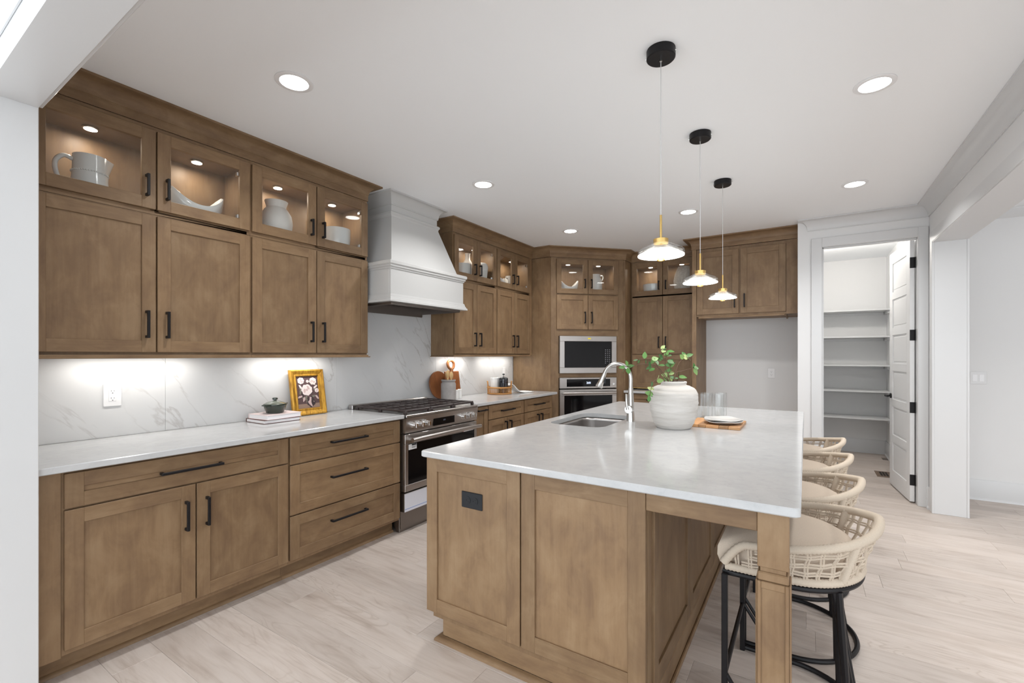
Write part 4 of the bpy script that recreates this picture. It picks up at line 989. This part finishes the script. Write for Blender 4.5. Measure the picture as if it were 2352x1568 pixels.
MB().lathe(wall_t([(.048, 0), (.056, .004), (.068, .04), (.072, .054), (.076, .056), (.076, .060)], .004), 36).build('pot', GREENC, po_, smooth=.7)
for sg in (-1, 1): MB().add([(x, sg * y, z) for x, y, z in ((-.03, .070, .052), (.03, .070, .052), (.022, .098, .055), (-.022, .098, .055), (-.03, .070, .060), (.03, .070, .060), (.022, .098, .062), (-.022, .098, .062))], [(0, 1, 2, 3), (4, 7, 6, 5), (0, 4, 5, 1), (1, 5, 6, 2), (2, 6, 7, 3), (3, 7, 4, 0)]).build('handle', GREENC, po_, smooth=0)
ld = MB().lathe([(0, .061), (.070, .061), (.071, .064), (.055, .073), (.030, .082), (.012, .086), (0, .086)], 36).build('lid', GREEND, po_, smooth=.7)
MB().lathe([(0, .084), (.009, .084), (.009, .090), (.017, .092), (.017, .103), (.012, .106), (0, .106)], 20).build('lid_knob', GREENC, ld, smooth=.7)
# framed still life, leaning on the backsplash
fw_, fh_ = .285, .345
pf = thing('picture_frame', 'ornate gold frame with a painting of white roses, leaning on the backsplash', 'picture', (.078, 2.072, CT + .0012), PI / 2)
pf.rotation_euler = (math.radians(-9.5), 0, PI / 2 + .03)
m = MB(); q = .050
def fr_ring(x0, x1, z0, z1, a, b, ya, yb):      # sloped mitred ring between two rectangles
    A = [(x0 + a, ya, z0 + a), (x1 - a, ya, z0 + a), (x1 - a, ya, z1 - a), (x0 + a, ya, z1 - a)]; B = [(x0 + b, yb, z0 + b), (x1 - b, yb, z0 + b), (x1 - b, yb, z1 - b), (x0 + b, yb, z1 - b)]
    m.add(A + B, [(i, (i + 1) % 4, 4 + (i + 1) % 4, 4 + i) for i in range(4)])
X0, X1, Z0, Z1 = -fw_ / 2, fw_ / 2, 0, fh_
for a, b, ya, yb in ((0, 0, 0, -.018), (0, .010, -.018, -.024), (.010, .036, -.024, -.014), (.036, .040, -.014, -.018), (.040, .047, -.018, -.018), (.047, .052, -.018, -.008)): fr_ring(X0, X1, Z0, Z1, a, b, ya, yb)
m.box(X0, X1, -.001, 0, Z0, Z1)
m.build('frame', GOLD, pf, smooth=0)
pa = [plain('paint_umber', (.105, .060, .062), .6), plain('paint_table', (.30, .20, .15), .6), plain('paint_rose', (.80, .70, .68), .6), plain('paint_shade', (.58, .43, .42), .6), plain('paint_leaf', (.20, .19, .15), .6), plain('paint_dark', (.045, .030, .033), .6)]
m = MB(); m.box(-.093, .093, -.0075, -.007, .050, .297, 0); m.box(-.093, .093, -.0078, -.0075, .050, .085, 1)
yy = [-.0079]
def blob(cx, cz, rx, rz, mi, rot=0, n=14, wob=.12):
    yy[0] -= .00004; ps = []
    for i in range(n):
        a = 2 * PI * i / n; r = 1 + wob * math.sin(i * 2.4 + cx * 90); x, z = rx * r * math.cos(a), rz * r * math.sin(a)
        ps.append((cx + x * math.cos(rot) - z * math.sin(rot), yy[0], cz + x * math.sin(rot) + z * math.cos(rot)))
    m.add(ps, [tuple(range(n))], mi)
for i in range(16): blob(random.uniform(-.07, .07), random.uniform(.11, .21), .022, .008, 4 if i % 2 else 5, random.uniform(0, 3))
blob(.018, .098, .034, .042, 5); blob(.018, .098, .022, .034, 3, 0, 10, .3); blob(.030, .10, .010, .032, 5)
for cx, cz, r in ((-.008, .190, .045), (-.052, .262, .027), (.048, .255, .030), (.075, .182, .018), (.002, .255, .012)):
    blob(cx, cz, r, r * .95, 2, 0, 18, .08)
    for k in range(5):
        a = k * 1.26 + cx * 40; blob(cx + r * .45 * math.cos(a), cz + r * .45 * math.sin(a), r * .38, r * .20, 3 if k % 2 else 2, a + 1.2, 10, .1)
    blob(cx, cz, r * .22, r * .2, 3)
for cx, cz, a in ((-.06, .215, 2.2), (.065, .21, .6), (-.07, .14, .3), (.072, .13, -.9), (-.04, .12, 1.2), (.05, .235, 2.8)): blob(cx, cz, .020, .008, 2 if cz > .2 else 3, a, 10)
m.build('painting', pa, pf, smooth=0)

# right of the range: boards, crock of spoons, shakers, rattan tray
rb_ = thing('round_board', 'round dark wooden board leaning behind the utensil crock', 'cutting board', (.075, 3.552, CT), PI / 2)
rb_.rotation_euler = (math.radians(-11), 0, PI / 2)
m = MB(); m.lathe([(0, -.009), (.141, -.009), (.145, -.006), (.145, .006), (.141, .009), (0, .009)], 48); m.xform(Matrix.Translation((0, -.010, .146)) @ Matrix.Rotation(PI / 2, 4, 'X')); m.build('board', W_ACAV, rb_)
pb = thing('paddle_board', 'rectangular wooden paddle board with a ring handle behind the crock', 'cutting board', (.106, 3.722, CT), PI / 2)
pb.rotation_euler = (math.radians(-8), 0, PI / 2)
MB().box(-.115, .115, -.018, 0, 0, .285, 0, .006).build('board', W_ACAV, pb)
m = MB(); ps = []
for i in range(28):
    a = 2 * PI * i / 28; ps.append((.050 * math.cos(a), -.010, .360 + .040 * math.sin(a) * (1.0 if math.sin(a) > 0 else 1.3)))
m.tube(ps, .0145, 8, closed=True); m.cyl((0, -.010, .278), (0, -.010, .312), .020, 12); m.build('handle', W_ACA, pb)
ck = thing('utensil_crock', 'grey stoneware crock holding wooden spoons beside the range', 'crock', (.215, 3.512, CT))
MB().lathe(wall_t([(.070, 0), (.074, .006), (.075, .165), (.066, .182), (.066, .188), (.073, .194), (.073, .206)], .007), 40).build('body', CROCK, ck, smooth=.5)
for i, (dx, dy, tx, ty, L_) in enumerate(((.02, -.03, .030, -.048, .285), (.0, -.01, .02, -.042, .275), (.02, .01, .030, -.008, .27), (-.02, .02, -.02, .022, .262), (-.01, .035, .0, .050, .255))):
    o = thing('wooden_spoon', ('pale wooden spoon leaning farthest left in the crock', 'second pale wooden spoon from the left in the crock', 'middle pale wooden spoon in the crock', 'pale wooden spatula right of the middle spoon in the crock', 'pale slotted spoon farthest right in the crock')[i], 'spoon', (.215 + dx * .6, 3.512 + dy * .6, CT + .012), 0, 'wooden spoons in the crock')
    top_ = Vector((tx, ty - dy * .3, L_)); dirv = top_.normalized(); m = MB()
    m.tube([Vector((0, 0, 0)), top_ * .78], .005, 8); 
    m.build('shaft', W_PALE, o)
    MB().tube([top_ * .76, top_ * .82, top_ * .92, top_ * 1.0, top_ * 1.03], [.006, .019, .024, .019, .005], 12, flat=.35).build('spoon_head', W_PALE, o)
for (x, y, r, h, lab) in ((.20, 3.655, .022, .095, 'white salt shaker, nearer the utensil crock'), (.20, 3.708, .023, .100, 'white pepper shaker, farther from the utensil crock')):
    o = thing('shaker', lab, 'shaker', (x, y, CT), 0, 'white shakers beside the crock')
    MB().lathe([(0, 0), (r, 0), (r + .001, .004), (r, h * .8), (r - .001, h * .81), (0, h * .81)], 24).build('body', PORC, o, smooth=.5)
    MB().lathe([(0, h * .812), (r, h * .812), (r, h - .004), (r - .005, h), (0, h)], 24).build('cap', PORC, o, smooth=.5)
ry = thing('rattan_tray', 'round open rattan tray with two handles on the right worktop', 'tray', (.225, 4.41, CT))
TR = .138
def circ(r, z, n=48): return [(r * math.cos(2 * PI * i / n), r * math.sin(2 * PI * i / n), z) for i in range(n)]
MB().lathe([(0, .002), (TR - .004, .002), (TR - .004, .010), (0, .010)], 40).build('base', RATTAN, ry)
MB().tube(circ(TR, .008), .008, 8, closed=True).build('lower_ring', RATTAN, ry, smooth=1.2)
MB().tube(circ(TR + .004, .078), .009, 8, closed=True).build('upper_ring', RATTAN, ry, smooth=1.2)
m = MB()
for i in range(56):
    a = 2 * PI * i / 56; m.tube([(TR * math.cos(a), TR * math.sin(a), .008), ((TR + .004) * math.cos(a), (TR + .004) * math.sin(a), .078)], .0026, 5, cap=False)
w = m.build('spokes', RATTAN, ry); w['kind'] = 'stuff'
for ang in (math.radians(215), math.radians(35)):
    m = MB(); ps = []
    for i in range(21):
        f_ = i / 20; a = ang + (-.42 + .84 * f_); z = .06 + .085 * min(1, math.sin(PI * f_) * 1.7); ps.append(((TR + .006) * math.cos(a), (TR + .006) * math.sin(a), z))
    m.tube(ps, .0075, 8); m.build('handle', RATTAN, ry, smooth=1.2)
fpz = CT + .0105
pr_ = thing('coffee_press', 'black and steel coffee press standing in the rattan tray', 'coffee press', (.273, 4.425, fpz), 0)
MB().lathe([(0, 0), (.044, 0), (.044, .165), (0, .165)], 32).build('beaker', plain('smoked_glass', (.03, .035, .045), .05, coat=.5), pr_)
m = MB()
for a in (0, PI / 2, PI, 3 * PI / 2): m.box(.0445 * math.cos(a + .8) - .006, .0445 * math.cos(a + .8) + .006, .0445 * math.sin(a + .8) - .006, .0445 * math.sin(a + .8) + .006, .0, .168, 0, .001)
m.lathe([(.0445, .004), (.047, .004), (.047, .022), (.0445, .022)], 32, close=True); m.lathe([(.0445, .120), (.047, .120), (.047, .132), (.0445, .132)], 32, close=True)
m.build('steel_cage', plain('gun_metal', (.10, .10, .11), .25, 1.0), pr_)
MB().lathe([(0, .168), (.050, .168), (.050, .176), (.035, .184), (.008, .188), (0, .188)], 32).build('lid', BLACKP, pr_)
MB().cyl((0, 0, .188), (0, 0, .215), .003, 8).lathe([(0, .213), (.014, .213), (.016, .220), (.010, .226), (0, .226)], 16).build('plunger', BLACKP, pr_)
handle_tube(pr_, [(.0, -.046, .14), (0, -.078, .135), (0, -.08, .06), (0, -.046, .045)], .006, BLACKP)
for (x, y, lab) in ((.187, 4.352, 'white canister in the rattan tray, left of the coffee press'), (.178, 4.457, 'white canister in the rattan tray, behind the coffee press')):
    o = pot('canister', lab, 'canister', (x, y, fpz), [(.042, 0), (.046, .004), (.047, .14), (.047, .165)], PORC, 'white canisters in the tray', 28)
    MB().lathe([(0, .166), (.049, .166), (.049, .178), (.044, .181), (0, .181)], 28).build('lid', PORC, o, smooth=.5)
tw_ = MB(); N1, N2 = 26, 9; vs = []
path = [(.255, 4.505, .095), (.275, 4.545, .108), (.285, 4.575, .098), (.300, 4.605, .055), (.320, 4.64, .014), (.345, 4.70, .008), (.375, 4.77, .008), (.395, 4.82, .007)]
for i in range(N1):
    f_ = i / (N1 - 1) * (len(path) - 1); k = min(int(f_), len(path) - 2); t = f_ - k; p = Vector(path[k]).lerp(Vector(path[k + 1]), t)
    wd = .030 + .045 * i / N1
    for j in range(N2):
        v = -1 + 2 * j / (N2 - 1); vs.append((p.x + v * wd, p.y - v * wd * .35, max(CT + .003, CT + p.z + .006 * math.sin(j * 2.1 + i * .35))))
tw_.add(vs, [(i * N2 + j, (i + 1) * N2 + j, (i + 1) * N2 + j + 1, i * N2 + j + 1) for i in range(N1 - 1) for j in range(N2 - 1)])
o = tw_.build('tea_towel', TOWEL, smooth=2.0); md = o.modifiers.new('thick', 'SOLIDIFY'); md.thickness = .004; md.offset = 1
tag(o, 'white cotton towel draped over the rattan tray onto the worktop', 'towel')

# ------------------------------------------------------------------ things on the island
VX, VY = 2.549, 2.953
va = thing('vase', 'large ribbed off-white plaster vase on the island', 'vase', (VX, VY, CT))
pr = [(.098, 0), (.106, .008), (.122, .04), (.136, .09), (.145, .15), (.1465, .195), (.140, .226), (.122, .250), (.095, .264), (.078, .268), (.075, .275), (.079, .281), (.079, .289), (.074, .291)]
fine = []
for i in range(len(pr) - 1):
    for k in range(5): t = k / 5; fine.append((pr[i][0] * (1 - t) + pr[i + 1][0] * t, pr[i][1] * (1 - t) + pr[i + 1][1] * t))
fine.append(pr[-1])
m = MB().lathe(wall_t(fine, .008), 64)
for i, (x, y, z) in enumerate(m.v):
    if .01 < z < .262:
        n_ = mnoise.noise(Vector((x * 5, y * 5, z * 80))) * .0050; k = 1 + n_ / max(.02, math.hypot(x, y)); m.v[i] = (x * k, y * k, z)
m.build('body', VASEM, va, smooth=1.2)
Fv = Vector((-math.sin(YAW), math.cos(YAW), 0)); Rv = Vector((math.cos(YAW), math.sin(YAW), 0))
def spot(u, v, dep): return EYE + (Fv + Rv * ((u - 1176) / FPX) + Vector((0, 0, -(v - HOR) / FPX))) * dep
pg = thing('leafy_branches', 'thin green leafy branches arranged in the ribbed vase', 'plant', (VX, VY, CT + .27))
def loc_(u, v, dd=0): return spot(u, v, 2.86 + dd) - Vector((VX, VY, CT + .27))
branches = [  # way points in the photograph's picture plane, carried to real depths around the vase
    ([(1541, 884, 0), (1535, 862, 0), (1528, 838, .02), (1530, 815, .03), (1524, 800, .03)], [(1523, 797), (1524, 806), (1540, 806), (1519, 819), (1531, 812), (1537, 816), (1514, 824), (1541, 830), (1526, 803)], .02),
    ([(1542, 884, 0), (1524, 862, -.04), (1511, 842, -.08), (1505, 826, -.10), (1482, 824, -.12), (1462, 828, -.13)], [(1481, 815), (1483, 829), (1499, 830), (1490, 844), (1497, 848), (1459, 826), (1468, 830), (1505, 823), (1493, 838), (1509, 831)], -.1),
    ([(1544, 884, 0), (1534, 866, .03), (1540, 850, .05), (1540, 836, .06)], [(1540, 832), (1543, 838), (1535, 850), (1528, 861), (1541, 857), (1533, 838), (1546, 834), (1520, 838)], .05),
    ([(1545, 884, .0), (1556, 872, .05), (1561, 862, .07)], [(1560, 858), (1552, 868), (1568, 865), (1545, 866), (1538, 870), (1532, 872)], .06),
    ([(1545, 884, 0), (1552, 858, .06), (1566, 852, .1), (1586, 846, .12), (1597, 842, .12)], [(1594, 840), (1599, 843), (1598, 853)], .12),
    ([(1546, 884, 0), (1553, 850, .10), (1562, 830, .14), (1578, 819, .16)], [(1571, 814), (1574, 819), (1584, 815), (1583, 823), (1567, 819)], .15),
    ([(1541, 884, .0), (1520, 872, -.04), (1503, 874, -.09), (1496, 890, -.12), (1492, 915, -.13)], [(1498, 882), (1494, 891), (1491, 903), (1491, 915), (1512, 868), (1516, 874), (1496, 908)], -.12),
    ([(1540, 884, 0), (1515, 846, -.05), (1480, 836, -.09), (1452, 841, -.11), (1440, 842, -.11)], [(1440, 834), (1448, 840), (1429, 843), (1433, 851), (1443, 852)], -.11)]
leafmesh = []
for v_ in range(3):
    m = MB(); n = 6; wv_ = (.56, .64, .48)[v_]; up_ = []; dn = []
    for i in range(n + 1):
        t = i / n; w = wv_ * math.sin(PI * t ** .8) * .5; bend = -.12 * t * t
        up_.append((t, w, bend + .06 * w)); dn.append((t, -w, bend + .06 * w))
    mid = [(i / n, 0, -.12 * (i / n) ** 2 - .03) for i in range(n + 1)]
    vs = up_ + mid + dn; fs = []
    for i in range(n): fs += [(i, i + 1, n + 1 + i + 1, n + 1 + i), (n + 1 + i, n + 2 + i, 2 * n + 3 + i, 2 * n + 2 + i)]
    o = m.add(vs, fs).build('leaf', LEAF, pg, smooth=1.5); leafmesh.append(o.data); bpy.data.objects.remove(o)
rl = random.Random(5); li = 0
for way, leaves, dd in branches:
    ps = [loc_(u, v, d_) for u, v, d_ in way]; fp_ = []
    ps[0] = Vector((rl.uniform(-.03, .03), rl.uniform(-.03, .03), -.05))
    for i in range(len(ps) - 1):
        for k in range(5):
            t = k / 5; p0, p1, p2, p3 = ps[max(i - 1, 0)], ps[i], ps[i + 1], ps[min(i + 2, len(ps) - 1)]
            fp_.append(.5 * ((2 * p1) + (p2 - p0) * t + (2 * p0 - 5 * p1 + 4 * p2 - p3) * t * t + (3 * p1 - p0 - 3 * p2 + p3) * t ** 3))
    fp_.append(ps[-1]); MB().tube(fp_, [.0028 - .0016 * i / len(fp_) for i in range(len(fp_))], 6).build('stem', STEM, pg, smooth=1.2)
    for u, v in leaves:
        p = loc_(u, v, dd + rl.uniform(-.02, .02)); q_ = min(fp_, key=lambda a: (a - p).length)
        d_ = p - q_
        if d_.length < .012: d_ = Vector((rl.uniform(-1, 1), rl.uniform(-1, 1), rl.uniform(-.3, 1))) * .02
        L_ = rl.uniform(.042, .056); d_.normalize(); d_ = (d_ + Vector((rl.uniform(-.3, .3), rl.uniform(-.3, .3), rl.uniform(-.2, .3)))).normalized()
        face = (-Fv * .8 + Vector((rl.uniform(-.6, .6), rl.uniform(-.6, .6), rl.uniform(.1, 1.0)))).normalized()
        yv = face.cross(d_).normalized(); zv = d_.cross(yv)
        o = bpy.data.objects.new('leaf', leafmesh[li % 3]); COL.objects.link(o); o.parent = pg
        st_p = p - d_ * L_ * .5
        o.matrix_local = Matrix.Translation(st_p) @ Matrix((d_, yv, zv)).transposed().to_4x4() @ Matrix.Scale(L_, 4); li += 1
        if (st_p - q_).length > .006: MB().tube([q_, (q_ + st_p) / 2 + Vector((0, 0, .002)), st_p], .0010, 4).build('twig', STEM, pg)
# serving board, plates, tumblers
sb = thing('serving_board', 'two-tone acacia serving board under the plates on the island', 'cutting board', (2.765, 3.22, CT), 0)
cols = [wood('acacia_%d' % i, tuple(c * k for c in (.22, .10, .04)), tuple(c * k for c in (.40, .215, .095)), tuple(c * k for c in (.55, .34, .17)), True) for i, k in enumerate((1.0, 1.55, .75))]
for i, (a, b) in enumerate(((-.155, -.09), (-.09, -.045), (-.045, .03), (.03, .085), (.085, .150))):
    MB().box(a + .0002, b - .0002, -.170, .170, 0, .018, 0, .002).build('strip', cols[(1, 0, 1, 2, 0)[i]], sb, smooth=0)
for k, lab in ((0, 'lower white plate on the serving board'), (1, 'upper wavy-edged white plate on the serving board')):
    o = tag(MB().lathe([(0, 0), (.06, 0), (.075, .004), (.110, .014), (.115, .017), (.113, .019), (.074, .009), (0, .007)], 56).build('plate', PORC, smooth=.7), lab, 'plate', 'white plates on the serving board')
    for v in o.data.vertices:
        a = math.atan2(v.co.y, v.co.x); r = math.hypot(v.co.x, v.co.y); kk = 1 + (.035 * math.sin(3 * a + k) + .02 * math.sin(5 * a + 2 * k)) * (r / .115) ** 2
        v.co.x *= kk; v.co.y *= kk; v.co.z += .003 * math.sin(4 * a + k * 2) * (r / .115) ** 4
    o.location = (2.800, 3.185, CT + .0183 + k * .0125)
for x, y, lab in ((2.634, 3.450, 'clear tumbler right beside the vase'), (2.724, 3.505, 'clear tumbler directly behind the white plates'), (2.634, 3.585, 'clear tumbler in the back row, nearer the vase'), (2.723, 3.640, 'clear tumbler in the back row, farther from the vase')):
    o = thing('tumbler', lab, 'glass', (x, y, CT), 0, 'clear tumblers on the island')
    MB().lathe([(0, .0), (.037, .0), (.040, .006), (.0405, .178), (.0395, .179), (.0385, .178), (.0375, .016), (.030, .010), (0, .009)], 36).build('glass_wall', GLASS, o, smooth=.6)
